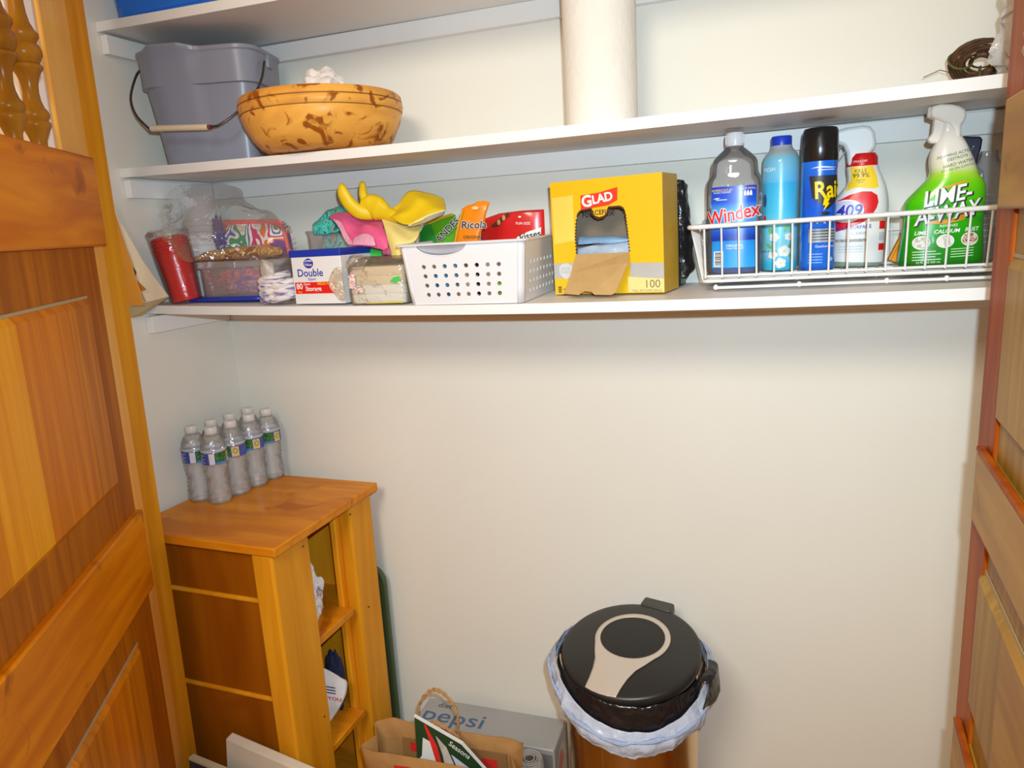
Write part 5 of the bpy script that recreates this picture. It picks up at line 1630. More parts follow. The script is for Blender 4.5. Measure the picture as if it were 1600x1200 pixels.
obj('top', G().box(0, W, 0.001, D, HH - 0.001, HH), mat('worn carton top', (0.62, 0.52, 0.36), rough=0.6), t, smooth=False)
obj('bottom', G().box(0, W, 0.001, D, 0, 0.001), YBOX, t, smooth=False)
obj('back', G().box(0, W, D - 0.001, D, 0.001, HH - 0.001), YBOX, t, smooth=False)
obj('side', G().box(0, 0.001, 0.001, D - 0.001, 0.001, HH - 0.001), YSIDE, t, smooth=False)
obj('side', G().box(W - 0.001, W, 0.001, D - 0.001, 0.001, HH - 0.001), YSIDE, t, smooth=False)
fm = front_map(-0.0002)
GREYB = mat('grey carton band', (0.46, 0.44, 0.42), rough=0.4, vary=0.05)
decal('grey_band', [(0.0, 0.032), (0.049, 0.032), (0.049, 0.062), (0.0, 0.062)], fm, GREYB, t)
decal('grey_band', [(0.160, 0.032), (W, 0.026), (W, 0.056), (0.160, 0.058)], fm, GREYB, t)
decal('pale_zone', [(0.155, 0.002), (W, 0.002), (W, 0.026), (0.155, 0.032)], fm, mat('cream carton zone', (0.84, 0.66, 0.26), rough=0.4), t)
decal('pale_zone', [(0.004, 0.10), (0.048, 0.105), (0.048, 0.192), (0.003, 0.190)], fm, YBOX2, t)
tear = mat('torn dark edge', (0.09, 0.022, 0.010), rough=0.8)
for side, pts in (('l', hole[:5]), ('r', hole[12:])):
    g = G()
    for a, b2 in zip(pts, pts[1:]):
        nseg = max(1, int(((a[0] - b2[0]) ** 2 + (a[1] - b2[1]) ** 2) ** 0.5 / 0.006))
        for k in range(nseg):
            u = (k + 0.5) / nseg
            x, z = a[0] + (b2[0] - a[0]) * u, a[1] + (b2[1] - a[1]) * u
            g.box(x - 0.0012, x + 0.0012, -0.0008, 0.002, z - 0.0014, z + 0.0014)
    obj('torn_edge', g, tear, t, smooth=False)
g = G()
for pts in (hole[3:7], hole[11:14]):
    for a, b2 in zip(pts, pts[1:]):
        g.tube([(a[0], 0.0005, a[1] - 0.001), (b2[0], 0.0005, b2[1] - 0.001)], 0.0020, 6)
arc = hole[5:12]
g.tube([(x, 0.0005, z - 0.0025) for x, z in arc], 0.0020, 6)
obj('torn_edge', g, tear, t)
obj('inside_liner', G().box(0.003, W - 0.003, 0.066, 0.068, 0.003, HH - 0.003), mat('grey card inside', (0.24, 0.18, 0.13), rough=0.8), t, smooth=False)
GRED = mat('red logo', (0.76, 0.045, 0.012), rough=0.4, vary=0.02)
decal('logo_banner', [(0.064, 0.163), (0.088, 0.165), (0.121, 0.168), (0.139, 0.176), (0.140, 0.200), (0.104, 0.193), (0.064, 0.190)], fm, GRED, t, lift=0.0008)
letters('logo_lettering', 'G', 0.030, fm, PRINTW, t, x=0.077, y=0.1775, bold=0.03, rot=0.10, lift=0.0014)
letters('logo_lettering', 'LAD', 0.0225, fm, PRINTW, t, x=0.109, y=0.1815, bold=0.03, rot=0.13, lift=0.0014, spacing=0.98)
letters('lettering', 'FORCEFLEX', 0.0125, fm, PRINTK, t, x=0.101, y=0.1555, bold=0.015, lift=0.0006)
letters('lettering', '100', 0.0215, fm, mat('grey brown print', (0.22, 0.15, 0.08), rough=0.5, vary=0), t, x=0.203, y=0.0165, lift=0.0008)
letters('lettering', 'TALL KITCHEN BAGS', 0.0062, fm, MATS['grey brown print'], t, x=0.192, y=0.0045, lift=0.0008)
decal('shield', [(0.012, 0.056), (0.018, 0.060), (0.026, 0.062), (0.034, 0.060), (0.040, 0.056), (0.040, 0.042), (0.034, 0.034), (0.026, 0.030), (0.018, 0.034), (0.012, 0.042)], fm, mat('pale shield print', (0.62, 0.60, 0.62), rough=0.4), t, lift=0.0008)
letters('lettering', 'ODOR\nSHIELD', 0.0070, fm, GREYB, t, x=0.026, y=0.0475, bold=0.01, lift=0.0012)
for k in range(3):
    decal('small_emblem', rrect(0.007, 0.015, 0.0035 + k * 0.0045, 0.0072 + k * 0.0045, 0.001, 2), fm, mat('brown emblem', (0.25, 0.12, 0.02), rough=0.5), t, lift=0.0008)
decal('small_print', [(0.019, 0.009), (0.026, 0.009), (0.026, 0.0115), (0.019, 0.0115)], fm, MATS['brown emblem'], t, lift=0.0008)
# blue bags seen through the hole, hanging flap
BAGBLUE = mat('pale blue bag film', (0.40, 0.50, 0.66), rough=0.35, vary=0.25, vscale=26, bump=0.4, bscale=30)
BAGBL2 = mat('blue bag hem', (0.22, 0.38, 0.60), rough=0.35, vary=0.15, vscale=30)
g = sheet([[(0.046, 0.010, 0.066), (0.08, 0.006, 0.066), (0.12, 0.006, 0.068), (0.163, 0.010, 0.070)], [(0.046, 0.018, 0.088), (0.08, 0.012, 0.090), (0.12, 0.012, 0.094), (0.163, 0.016, 0.096)], [(0.046, 0.055, 0.092), (0.08, 0.055, 0.094), (0.12, 0.055, 0.098), (0.163, 0.055, 0.098)]], 7, 5, 0.004, 34)
obj('bags', g, BAGBLUE, t, angle=30)
g = sheet([[(0.048, 0.016, 0.096), (0.09, 0.012, 0.096), (0.13, 0.012, 0.097), (0.162, 0.018, 0.099)], [(0.048, 0.018, 0.104), (0.09, 0.014, 0.104), (0.13, 0.014, 0.104), (0.162, 0.018, 0.102)], [(0.048, 0.030, 0.112), (0.09, 0.028, 0.110), (0.13, 0.028, 0.108), (0.162, 0.030, 0.103)], [(0.048, 0.06, 0.110), (0.09, 0.06, 0.108), (0.13, 0.06, 0.106), (0.162, 0.06, 0.102)]], 7, 5, 0.002, 30)
obj('bag_hem', g, BAGBL2, t, angle=30)
# the flap folded out and down
fpts = [(0.050, -0.002, 0.078), (0.160, -0.002, 0.078), (0.164, -0.020, 0.060), (0.146, -0.046, 0.006), (0.138, -0.048, 0.002), (0.104, -0.048, 0.003), (0.098, -0.047, 0.0085), (0.084, -0.047, 0.010), (0.076, -0.047, 0.0065), (0.072, -0.048, 0.003), (0.040, -0.047, 0.0055), (0.046, -0.020, 0.045)]
obj('flap', G().add(fpts, [tuple(range(len(fpts)))]), CARDBR, t, smooth=False, solid=0.0015)
t = thing('trash_bag_roll', 'black folded trash bags standing at the right of the yellow carton', 'trash bags', on_shelf(3, -0.178, 1.530, 0.001, 0.045), radians(-6))
tv = [(-0.022, -0.022, 0), (0.0, -0.024, 0.0), (-0.002, -0.022, 0.10), (-0.006, -0.022, 0.205), (-0.026, -0.020, 0.215)]
g = G().loft([[(x, y, z) for x, y, z in tv], [(x, y + 0.052, z) for x, y, z in tv]])
obj('bags', g, mat('black bag film', (0.008, 0.008, 0.010), rough=0.3, spec=0.5, vary=0.2), t, bevel=0.003)
g = sheet([[(-0.004, -0.024, 0.212), (0.006, -0.016, 0.206), (0.008, 0.004, 0.198)], [(-0.003, -0.025, 0.15), (0.010, -0.018, 0.150), (0.016, 0.002, 0.140)], [(0.0, -0.026, 0.08), (0.012, -0.018, 0.075), (0.020, 0.0, 0.08)], [(0.002, -0.026, 0.016), (0.016, -0.018, 0.018), (0.024, 0.0, 0.030)]], 7, 7, 0.006, 50)
obj('bag_edge', g, MATS['black liner film'], t, solid=0.0012, angle=22)

# ------------------------------------------------------------------ white wire basket
WIREW = mat('white coated wire', (0.82, 0.80, 0.78), rough=0.35, vary=0.01)
xb0, xb1 = -0.118, 0.400
t = thing('wire_basket', 'white coated wire basket holding the cleaning bottles', 'basket', (0.0, 0.0, 0.0), 0)
ZL, ZR = shelf_z(3, -0.12, 1.54), shelf_z(3, 0.39, 1.54)
SLOPE = (ZR - ZL) / 0.51
zb = ZL + SLOPE * 0.261 + 0.0178
t.location = (0.141, 1.475, zb)
t.rotation_euler = (0, -math.atan(SLOPE), 0)
x0, x1 = -0.268, 0.252
yf0, yf1, yr0, yr1 = -0.083, -0.102, 0.078, 0.094
zt_ = 0.100
rim = [(x, y, zt_) for x, y in rrect(x0 - 0.022, x1 + 0.02, yf1, yr1, 0.02, 5)]
obj('rim', G().tube(rim, 0.0042, 10, closed=True), WIREW, t)
low = [(x, y, 0.0) for x, y in rrect(x0, x1, yf0, yr0, 0.014, 5)]
obj('lower_rail', G().tube(low, 0.0030, 8, closed=True), WIREW, t)
mid = [(x, y, 0.0085) for x, y in rrect(x0 + 0.003, x1 - 0.003, yf0 + 0.004, yr0 - 0.004, 0.014, 5)]
obj('lower_rail', G().tube(mid, 0.0026, 8, closed=True), WIREW, t)
for y in (yf0 + 0.000, yr0 - 0.02):
    obj('runner', G().tube([(x0 + 0.020, y, -0.0125), (x1 - 0.01, y, -0.0125)], 0.0028, 8), WIREW, t)
for x in (x0 + 0.024, -0.10, 0.04, 0.13, 0.20):
    for y in (yf0 + 0.000, yr0 - 0.02):
        obj('foot', G().ball((x, y, -0.0115), (0.0046, 0.0042, 0.0052), 10, 6), WIREW, t)
nw = 18
for i in range(nw):
    x = x0 + 0.006 + (x1 - x0 - 0.012) * i / (nw - 1)
    path = [(x, yf1 + 0.001, zt_), (x, yf0 - 0.001, 0.006), (x, yf0 + 0.006, 0.0055), (x, 0.0, 0.0055), (x, yr0 - 0.006, 0.0055), (x, yr0 + 0.001, 0.006), (x, yr1 - 0.001, zt_)]
    obj('wire', G().tube(path, 0.00175, 6), WIREW, t)
for sx, xx in ((-1, x0), (1, x1)):
    for k in range(5):
        y = yf0 + 0.02 + (yr0 - yf0 - 0.04) * k / 4
        obj('wire', G().tube([(xx + sx * 0.021, y, zt_), (xx + sx * 0.001, y, 0.002)], 0.00175, 6), WIREW, t)
for k in range(4):
    y = yf0 + 0.03 + 0.034 * k
    obj('floor_wire', G().tube([(x0, y, 0.0026), (x1, y, 0.0026)], 0.0015, 6), WIREW, t)
for yy, zz in ((yr1 - 0.008, 0.07),):
    obj('back_rail', G().tube([(x0 - 0.014, yy, zz), (x1 + 0.014, yy, zz)], 0.0024, 8), WIREW, t)
def base(x):
    """height of the basket's floor wires at x, where the bottles stand"""
    return zb + 0.0090 + SLOPE * (x - 0.141)

# ------------------------------------------------------------------ bottles
def outline_bottle(name, rows, depth, m, parent, n=36, e=2.6, sm=4):
    """bottle from a front outline: rows (z, x left, x right, half depth factor)"""
    R2 = smooth_table(rows, sm)
    rings = []
    for z, a, b, k in R2:
        c, hw = (a + b) / 2, (b - a) / 2
        ring = []
        for i in range(n):
            t_ = 2 * pi * i / n
            x = hw * (abs(cos(t_)) ** (2 / e)) * (1 if cos(t_) > 0 else -1)
            y = depth * k * (abs(sin(t_)) ** (2 / e)) * (1 if sin(t_) > 0 else -1)
            ring.append((c + x, y, z))
        rings.append(ring)
    o = obj(name, G().loft(rings), m, parent, angle=60)
    def mp(x, h, l):
        z, a, b, k = (h,) + lerp_table(R2, h)
        c, hw = (a + b) / 2, (b - a) / 2
        u = min(0.985, abs((x - c) / hw))
        return (x, -(depth * k) * (1 - u ** e) ** (1 / e) - l, h)
    return o, mp

# --- clear refill bottle of blue glass cleaner
GCLEAR = film('glass cleaner bottle', tint=(0.94, 0.94, 0.95), haze=0.12, hazecol=(0.60, 0.60, 0.60), gloss=0.9, rough=0.06, bump=0.1, bscale=20)
GBLUE = mat('blue window cleaner', (0.004, 0.065, 0.30), rough=0.15, vary=0.05, coat=0.5)
t = thing('glass_cleaner_bottle', 'clear refill bottle of blue window cleaner with white cap', 'bottle', (-0.0740, 1.456, base(-0.074)), radians(-2))
rows = [(0.0, -0.044, 0.044, 0.94), (0.004, -0.049, 0.049, 1), (0.02, -0.0505, 0.0505, 1), (0.10, -0.0505, 0.0505, 1), (0.160, -0.0505, 0.0505, 1), (0.176, -0.047, 0.047, 0.98), (0.184, -0.0425, 0.0425, 0.95), (0.196, -0.041, 0.041, 0.94), (0.206, -0.0395, 0.0395, 0.92), (0.214, -0.034, 0.034, 0.84), (0.224, -0.023, 0.023, 0.6), (0.231, -0.0150, 0.0150, 0.42), (0.236, -0.0145, 0.0145, 0.40)]
o, mp = outline_bottle('bottle', rows, 0.036, GCLEAR, t)
R3 = [(z + 0.002 if z < 0.003 else z, a * 0.95, b * 0.95, k) for z, a, b, k in rows if z < 0.08] + [(0.082, -0.048, 0.048, 1)]
outline_bottle('blue_liquid', R3, 0.0340, GBLUE, t, sm=1)
obj('cap', G().lathe([(0.0162, 0.232), (0.0168, 0.234), (0.0168, 0.253), (0.0155, 0.256)], 28), WHITEP, t)
g = G()
for k in range(28):
    a = 2 * pi * k / 28
    g.tube([(0.0169 * cos(a), 0.0169 * sin(a), 0.236), (0.0169 * cos(a), 0.0169 * sin(a), 0.252)], 0.0006, 5)
obj('cap_ribs', g, WHITEP, t)
LB1 = zramp('window cleaner label', [(0.06, srgb(8, 50, 175)), (0.080, srgb(20, 90, 205)), (0.112, srgb(90, 185, 240)), (0.132, srgb(20, 90, 215)), (0.17, srgb(12, 50, 185))], rough=0.3)
LB2 = zramp('window cleaner lower label', [(0.012, srgb(40, 165, 235)), (0.062, srgb(25, 140, 225))], rough=0.3)
lab = patch('label', -0.039, 0.041, 0.062, 0.160, mp, LB1, t, lift=0.0006, nu=20, nv=10)
patch('label', -0.0375, 0.041, 0.0125, 0.062, mp, LB2, t, lift=0.0006, nu=20, nv=4)
REDL = mat('red lettering', (0.78, 0.02, 0.03), rough=0.35, vary=0)
letters('lettering', 'Windex', 0.0360, mp, PRINTW, t, x=-0.0005, y=0.1090, bold=0.050, shear=0.10, rot=0.17, lift=0.0011, sx=0.80)
letters('lettering', 'Windex', 0.0360, mp, REDL, t, x=-0.0005, y=0.1090, bold=0.018, shear=0.10, rot=0.17, lift=0.0016, sx=0.80)
letters('lettering', "AMERICA'S #1", 0.0062, mp, YELLOWK, t, x=-0.019, y=0.1535, lift=0.0012)
letters('lettering', 'GLASS CLEANER', 0.0042, mp, PRINTW, t, x=-0.019, y=0.1495, lift=0.0012)
letters('lettering', 'VALUE REFILL', 0.0050, mp, YELLOWK, t, x=0.025, y=0.1545, lift=0.0012)
for k, x in enumerate((0.014, 0.0215, 0.0265, 0.0315)):
    decal('bottle_icon', [(x - 0.002, 0.142), (x + 0.002, 0.142), (x + 0.002, 0.147), (x + 0.0008, 0.151), (x - 0.0008, 0.151), (x - 0.002, 0.147)], mp, PRINTW, t, lift=0.0012)
letters('lettering', 'ORIGINAL', 0.0070, mp, PRINTW, t, x=0.004, y=0.0525, lift=0.0012)
letters('lettering', 'STREAK FREE SHINE', 0.0035, mp, PRINTW, t, x=0.004, y=0.0475, lift=0.0012)
decal('barcode_panel', [(-0.034, 0.0145), (-0.0165, 0.0145), (-0.0165, 0.043), (-0.034, 0.043)], mp, PRINTW, t, lift=0.0010)
for k in range(9):
    z = 0.0165 + k * 0.0028
    decal('barcode_bar', [(-0.032, z), (-0.0185, z), (-0.0185, z + 0.0012 + 0.0004 * (k % 3)), (-0.032, z + 0.0012 + 0.0004 * (k % 3))], mp, PRINTK, t, lift=0.0014)
decal('print', [(-0.036, 0.139), (-0.028, 0.1405), (-0.022, 0.140), (-0.028, 0.138)], mp, PRINTW, t, lift=0.0012)
decal('print', [(-0.030, 0.136), (-0.010, 0.136), (-0.010, 0.1372), (-0.030, 0.1372)], mp, PRINTW, t, lift=0.0012)

# --- sky-blue air freshener bottle
FB = zramp('freshener sleeve', [(0.0, srgb(70, 190, 225)), (0.012, srgb(60, 185, 225)), (0.035, srgb(150, 220, 235)), (0.07, srgb(120, 210, 232)), (0.11, srgb(75, 195, 235)), (0.160, srgb(60, 180, 228)), (0.163, srgb(95, 185, 230)), (0.205, srgb(130, 200, 225)), (0.214, srgb(180, 195, 195)), (0.225, srgb(190, 190, 188))], rough=0.25, coat=0.4)
t = thing('air_freshener_bottle', 'tall pale blue bottle with bright blue cap and white flower print', 'bottle', (0.007, 1.495, base(0.007)), 0)
rF = 0.0325
obj('bottle', G().lathe([(0.029, 0), (0.0318, 0.003), (rF, 0.010), (rF, 0.196), (0.0318, 0.204), (0.029, 0.212), (0.0235, 0.219), (0.0195, 0.224), (0.0190, 0.228)], 40), FB, t)
obj('cap', G().lathe([(0.0178, 0.2255), (0.0182, 0.227), (0.0182, 0.243), (0.0170, 0.245)], 28), mat('bright blue cap', (0.015, 0.06, 0.62), rough=0.35), t)
mf2 = round_map(rF, 0.0, a0=-pi / 2 - 0.05)
PETAL = mat('white petal print', (0.80, 0.86, 0.88), rough=0.35, vary=0.08, vscale=120)
LEAF = mat('leaf print', (0.20, 0.50, 0.16), rough=0.35, vary=0.25, vscale=120)
random.seed(5)
for cxx, cz, sc in ((0.010, 0.036, 1.0), (-0.008, 0.062, 0.8), (0.018, 0.062, 0.7), (-0.010, 0.030, 0.8), (0.004, 0.014, 0.9)):
    for k in range(5):
        a = 2 * pi * k / 5 + cz * 40
        decal('petal', oval(cxx + 0.006 * sc * cos(a), cz + 0.006 * sc * sin(a), 0.0056 * sc, 0.0050 * sc, 12), mf2, PETAL, t, lift=0.0007 + 0.0001 * k)
    decal('flower_eye', oval(cxx, cz, 0.0022 * sc, 0.0022 * sc, 10), mf2, YELLOWK, t, lift=0.0014)
for cxx, cz, a in ((0.022, 0.046, 0.6), (-0.016, 0.074, 2.0), (0.024, 0.026, -0.3), (-0.018, 0.046, 2.6), (0.014, 0.078, 0.9)):
    pts = [(cxx + 0.009 * (u * cos(a) - v * sin(a)), cz + 0.009 * (u * sin(a) + v * cos(a))) for u, v in ((-1, 0), (-0.3, 0.4), (0.4, 0.35), (1, 0), (0.4, -0.35), (-0.3, -0.4))]
    decal('leaf', pts, mf2, LEAF, t, lift=0.0006)
decal('dark_emblem', oval(-0.030, 0.130, 0.005, 0.012), mf2, mat('dark blue emblem', (0.03, 0.10, 0.25), rough=0.4), t, lift=0.0008)
decal('red_emblem', oval(-0.029, 0.098, 0.0035, 0.0045), mf2, REDL, t, lift=0.0008)
letters('lettering', 'FRESH', 0.010, mf2, PRINTW, t, x=-0.022, y=0.185, lift=0.0009)
letters('lettering', 'MORNING & DEW', 0.0052, mf2, mat('dark blue emblem', (0.03, 0.10, 0.25)), t, x=-0.024, y=0.036, lift=0.0016)

# --- insect spray can
RAIDB = zramp('insect spray sleeve', [(0.0, srgb(10, 60, 150)), (0.01, srgb(20, 110, 220)), (0.10, srgb(12, 95, 215)), (0.13, srgb(15, 85, 205)), (0.19, srgb(20, 110, 225))], rough=0.25, coat=0.4)
t = thing('insect_spray_can', 'blue aerosol can with black cap and yellow lettering', 'spray can', (0.0712, 1.444, base(0.0712)), 0)
rR = 0.0300
obj('can', G().lathe([(0.028, 0), (rR, 0.003), (rR, 0.189), (0.0300, 0.190)], 40), RAIDB, t)
obj('cap', G().lathe([(0.0298, 0.1895), (0.0306, 0.191), (0.0304, 0.215), (0.0296, 0.236), (0.0285, 0.243), (0.0265, 0.2465), (0.020, 0.2480), (0.002, 0.2475)], 40), mat('glossy black cap', (0.012, 0.011, 0.012), rough=0.22, spec=0.5, vary=0), t)
mr = round_map(rR, 0.0, a0=-pi / 2 + 0.12)
decal('black_shield', [(-0.022, 0.165), (0.032, 0.165), (0.036, 0.150), (0.034, 0.125), (0.010, 0.106), (-0.016, 0.128)], mr, PRINTK, t, lift=0.0006)
for xs in (0,):
    letters('lettering', 'Raid', 0.041, mr, PRINTK, t, x=0.016, y=0.140, bold=0.05, rot=0.06, lift=0.0011, sx=0.80)
    letters('lettering', 'Raid', 0.041, mr, mat('strong yellow', (0.92, 0.66, 0.0), rough=0.35, vary=0), t, x=0.016, y=0.140, bold=0.022, rot=0.06, lift=0.0016, sx=0.80)
decal('lightning', [(0.004, 0.126), (0.014, 0.126), (0.010, 0.118), (0.014, 0.118), (0.003, 0.104), (0.006, 0.114), (0.002, 0.114)], mr, MATS['strong yellow'], t, lift=0.0012)
letters('lettering', 'Flying Insect', 0.0095, mr, PRINTW, t, x=0.010, y=0.088, bold=0.01, lift=0.0010)
decal('fly_print', oval(0.006, 0.100, 0.010, 0.003), mr, PRINTK, t, lift=0.0009)
decal('grey_panel', [(-0.020, 0.050), (0.030, 0.050), (0.030, 0.074), (-0.020, 0.074)], mr, mat('grey caution panel', (0.38, 0.40, 0.42), rough=0.4), t, lift=0.0007)
for k in range(4):
    decal('fine_print', [(-0.017, 0.054 + k * 0.005), (0.028, 0.054 + k * 0.005), (0.028, 0.0555 + k * 0.005), (-0.017, 0.0555 + k * 0.005)], mr, PRINTK, t, lift=0.0011)
decal('swoosh', [(-0.020, 0.178), (-0.004, 0.181), (0.014, 0.179), (0.028, 0.178), (0.012, 0.1775), (-0.004, 0.1785)], mr, PRINTW, t, lift=0.0008)
decal('swoosh', [(-0.008, 0.174), (0.022, 0.174), (0.022, 0.1752), (-0.008, 0.1752)], mr, PRINTW, t, lift=0.0008)
letters('lettering', 'Outdoor Fresh', 0.0060, mr, PRINTW, t, x=0.010, y=0.043, lift=0.0010)
for k in range(4):
    decal('fine_print', [(-0.020, 0.014 + k * 0.005), (0.004, 0.014 + k * 0.005), (0.004, 0.0152 + k * 0.005), (-0.020, 0.0152 + k * 0.005)], mr, mat('pale blue print', (0.30, 0.55, 0.85), rough=0.4, vary=0), t, lift=0.0010)
decal('drop_emblem', oval(0.020, 0.020, 0.005, 0.0035), mr, MATS['pale blue print'], t, lift=0.0010)

def prism_head(name, pts, y, half, m, parent, bevel=0.004):
    q = [into(parent, at(u, v, y)) for u, v in pts]
    g = G().loft([[p + Vector((0, half, 0)) for p in q], [p + Vector((0, -half, 0)) for p in q]])
    return obj(name, g, m, parent, bevel=bevel, seg=3, angle=50)

# --- white multi-surface spray
W409 = mat('white spray bottle', (0.80, 0.80, 0.80), rough=0.28, vary=0.01, coat=0.2)
Y4 = 1.513
t = thing('multi_surface_spray', 'white spray bottle with red collar and red swirl round blue numbers', 'spray bottle', (0.1445, Y4, base(0.1445)), 0)
s = Y4 / 1.50
rows = [(0.0, -0.041, 0.041, 0.9), (0.003, -0.0455, 0.0450, 1), (0.02, -0.0470, 0.0465, 1), (0.08, -0.0480, 0.0485, 1), (0.100, -0.0475, 0.0490, 1), (0.118, -0.0445, 0.0480, 0.98), (0.135, -0.0330, 0.0450, 0.92), (0.148, -0.0235, 0.0410, 0.85), (0.160, -0.0220, 0.0360, 0.78), (0.170, -0.0235, 0.0315, 0.72), (0.179, -0.0245, 0.0290, 0.70)]
o, mp = outline_bottle('bottle', rows, 0.034, W409, t)
obj('collar', G().lathe([(0.0235, 0.1785), (0.0250, 0.180), (0.0245, 0.194), (0.0205, 0.2015)], 32, cx=0.0020, sx=1.05), mat('red collar', (0.72, 0.008, 0.010), rough=0.3), t)
letters('lettering', 'SPRAY OFF', 0.0050, lambda x, h, l: (0.002 + 0.0258 * sin(x / 0.0258), -0.0250 * cos(x / 0.0258) - l, 0.187 + h), PRINTW, t, x=-0.006, lift=0.0008)
WT = mat('white trigger head', (0.80, 0.79, 0.78), rough=0.35, vary=0.01)
prism_head('trigger_head', [(1296, 224), (1297, 211), (1303, 206), (1320, 201), (1346, 197), (1358, 198), (1365, 206), (1368, 222), (1367, 231), (1360, 239), (1357, 246), (1358, 259), (1324, 261), (1322, 240), (1317, 229), (1308, 226)], Y4, 0.0165, WT, t, bevel=0.006)
g = G().tube(spline([into(t, at(u, v, Y4)) for u, v in ((1318, 226), (1312, 232), (1305, 246), (1303, 258))], 5), 0.0022, 8)
obj('trigger', g, mat('grey trigger', (0.30, 0.30, 0.30), rough=0.4), t)
g = G().tube(spline([into(t, at(u, v, Y4 - 0.002)) for u, v in ((1321, 236), (1316, 244), (1306, 256))], 5), 0.0012, 6)
obj('trigger', g, MATS['grey trigger'], t)
decal('yellow_zone', [(-0.0205, 0.150), (-0.0225, 0.178), (0.018, 0.178), (0.0245, 0.160), (0.028, 0.140), (0.018, 0.138), (-0.010, 0.142), (-0.026, 0.136)], mp, YELLOWK, t, lift=0.0006)
letters('lettering', 'KILLS', 0.0085, mp, PRINTK, t, x=-0.0025, y=0.1705, lift=0.0011)
letters('lettering', '99.9%', 0.0115, mp, PRINTK, t, x=-0.0015, y=0.1620, lift=0.0011)
letters('lettering', 'of germs', 0.0042, mp, PRINTK, t, x=-0.0025, y=0.1545, lift=0.0011)
letters('lettering', 'viruses', 0.0036, mp, PRINTK, t, x=-0.0025, y=0.1505, lift=0.0011)
RS = mat('swirl red', (0.76, 0.010, 0.012), rough=0.3, vary=0.02)
decal('red_swirl', [(-0.046, 0.108), (-0.040, 0.119), (-0.020, 0.129), (0.000, 0.134), (0.016, 0.133), (0.026, 0.126), (0.0285, 0.114), (0.026, 0.104), (0.018, 0.090), (0.002, 0.078), (-0.014, 0.072), (-0.046, 0.062), (-0.046, 0.068)], mp, RS, t, lift=0.0006)
decal('white_oval', oval(-0.024, 0.1005, 0.029, 0.0205), mp, PRINTW, t, lift=0.0011)
decal('pale_oval', oval(-0.024, 0.1005, 0.027, 0.0185), mp, mat('lilac label', (0.58, 0.60, 0.82), rough=0.35, vary=0.04), t, lift=0.0014)
letters('lettering', '409', 0.030, mp, PRINTW, t, x=-0.020, y=0.100, bold=0.05, shear=0.15, lift=0.0017, sx=0.95)
letters('lettering', '409', 0.030, mp, mat('violet blue print', (0.035, 0.03, 0.42), rough=0.35, vary=0), t, x=-0.020, y=0.100, bold=0.022, shear=0.15, lift=0.0021, sx=0.95)
letters('lettering', 'MULTI-SURFACE', 0.0088, mp, MATS['violet blue print'], t, x=-0.012, y=0.0705, rot=0.04, bold=0.012, lift=0.0018, sx=0.95)
letters('lettering', 'CLEANER', 0.0070, mp, mat('grey print', (0.28, 0.28, 0.34), rough=0.5, vary=0), t, x=0.000, y=0.0600, lift=0.0012)
decal('picture_strip', [(-0.040, 0.045), (0.012, 0.045), (0.012, 0.050), (-0.040, 0.050)], mp, patches('small colour strip', [srgb(160, 185, 200), srgb(220, 180, 110), srgb(120, 150, 170), srgb(230, 200, 150)], 120), t, lift=0.0010)
for k in range(3):
    decal('fine_print', [(-0.036, 0.026 + k * 0.005), (0.006, 0.026 + k * 0.005), (0.006, 0.0272 + k * 0.005), (-0.036, 0.0272 + k * 0.005)], mp, mat('pale grey print', (0.55, 0.58, 0.60), rough=0.5, vary=0), t, lift=0.0010)
for z0, z1, mm in ((0.086, 0.088, 'pale grey print'), (0.066, 0.080, 'swirl red'), (0.046, 0.060, 'pale grey print'), (0.028, 0.040, 'swirl red')):
    decal('side_print', [(0.032, z0), (0.042, z0), (0.042, z1), (0.032, z1)], mp, MATS[mm], t, lift=0.0008)
decal('green_base', [(-0.043, 0.001), (0.041, 0.001), (0.040, 0.006), (0.0, 0.0075), (-0.043, 0.010)], mp, mat('grey green label edge', (0.22, 0.30, 0.22), rough=0.4), t, lift=0.0008)

# --- lime-scale spray: white neck fading into bright green
Y5 = 1.432
LIMEB = zramp('limescale sleeve', [(0.0, srgb(12, 85, 12)), (0.012, srgb(15, 125, 15)), (0.05, srgb(25, 150, 12)), (0.10, srgb(55, 185, 5)), (0.135, srgb(110, 205, 10)), (0.150, srgb(170, 215, 60)), (0.162, srgb(225, 222, 190)), (0.19, srgb(228, 222, 214)), (0.235, srgb(228, 222, 214))], rough=0.22, coat=0.4)
t = thing('limescale_spray', 'bright green spray bottle fading to white neck with cream trigger', 'spray bottle', (0.2655, Y5, base(0.2655)), 0)
rows = [(0.0, -0.060, 0.062, 0.92), (0.003, -0.0650, 0.0645, 1), (0.02, -0.0640, 0.0640, 1), (0.06, -0.0595, 0.0610, 1), (0.090, -0.0590, 0.0605, 1), (0.104, -0.0585, 0.0610, 1), (0.113, -0.0545, 0.0610, 0.99), (0.125, -0.0440, 0.0600, 0.97), (0.136, -0.0340, 0.0570, 0.93), (0.146, -0.0255, 0.0500, 0.88), (0.156, -0.0225, 0.0460, 0.82), (0.170, -0.0245, 0.0410, 0.76), (0.184, -0.0240, 0.0350, 0.68), (0.198, -0.0190, 0.0285, 0.58), (0.210, -0.0130, 0.0210, 0.46), (0.220, -0.0105, 0.0155, 0.38), (0.236, -0.0105, 0.0150, 0.36)]
o, mp = outline_bottle('bottle', rows, 0.033, LIMEB, t)
CRT = mat('cream trigger plastic', (0.80, 0.73, 0.64), rough=0.35, vary=0.01)
prism_head('trigger_head', [(1453, 184), (1451, 173), (1456, 167), (1468, 164), (1484, 164), (1497, 167), (1506, 172), (1508, 182), (1504, 192), (1500, 196), (1499, 218), (1489, 219), (1487, 205), (1482, 196), (1474, 193), (1462, 188)], Y5, 0.0145, CRT, t, bevel=0.006)
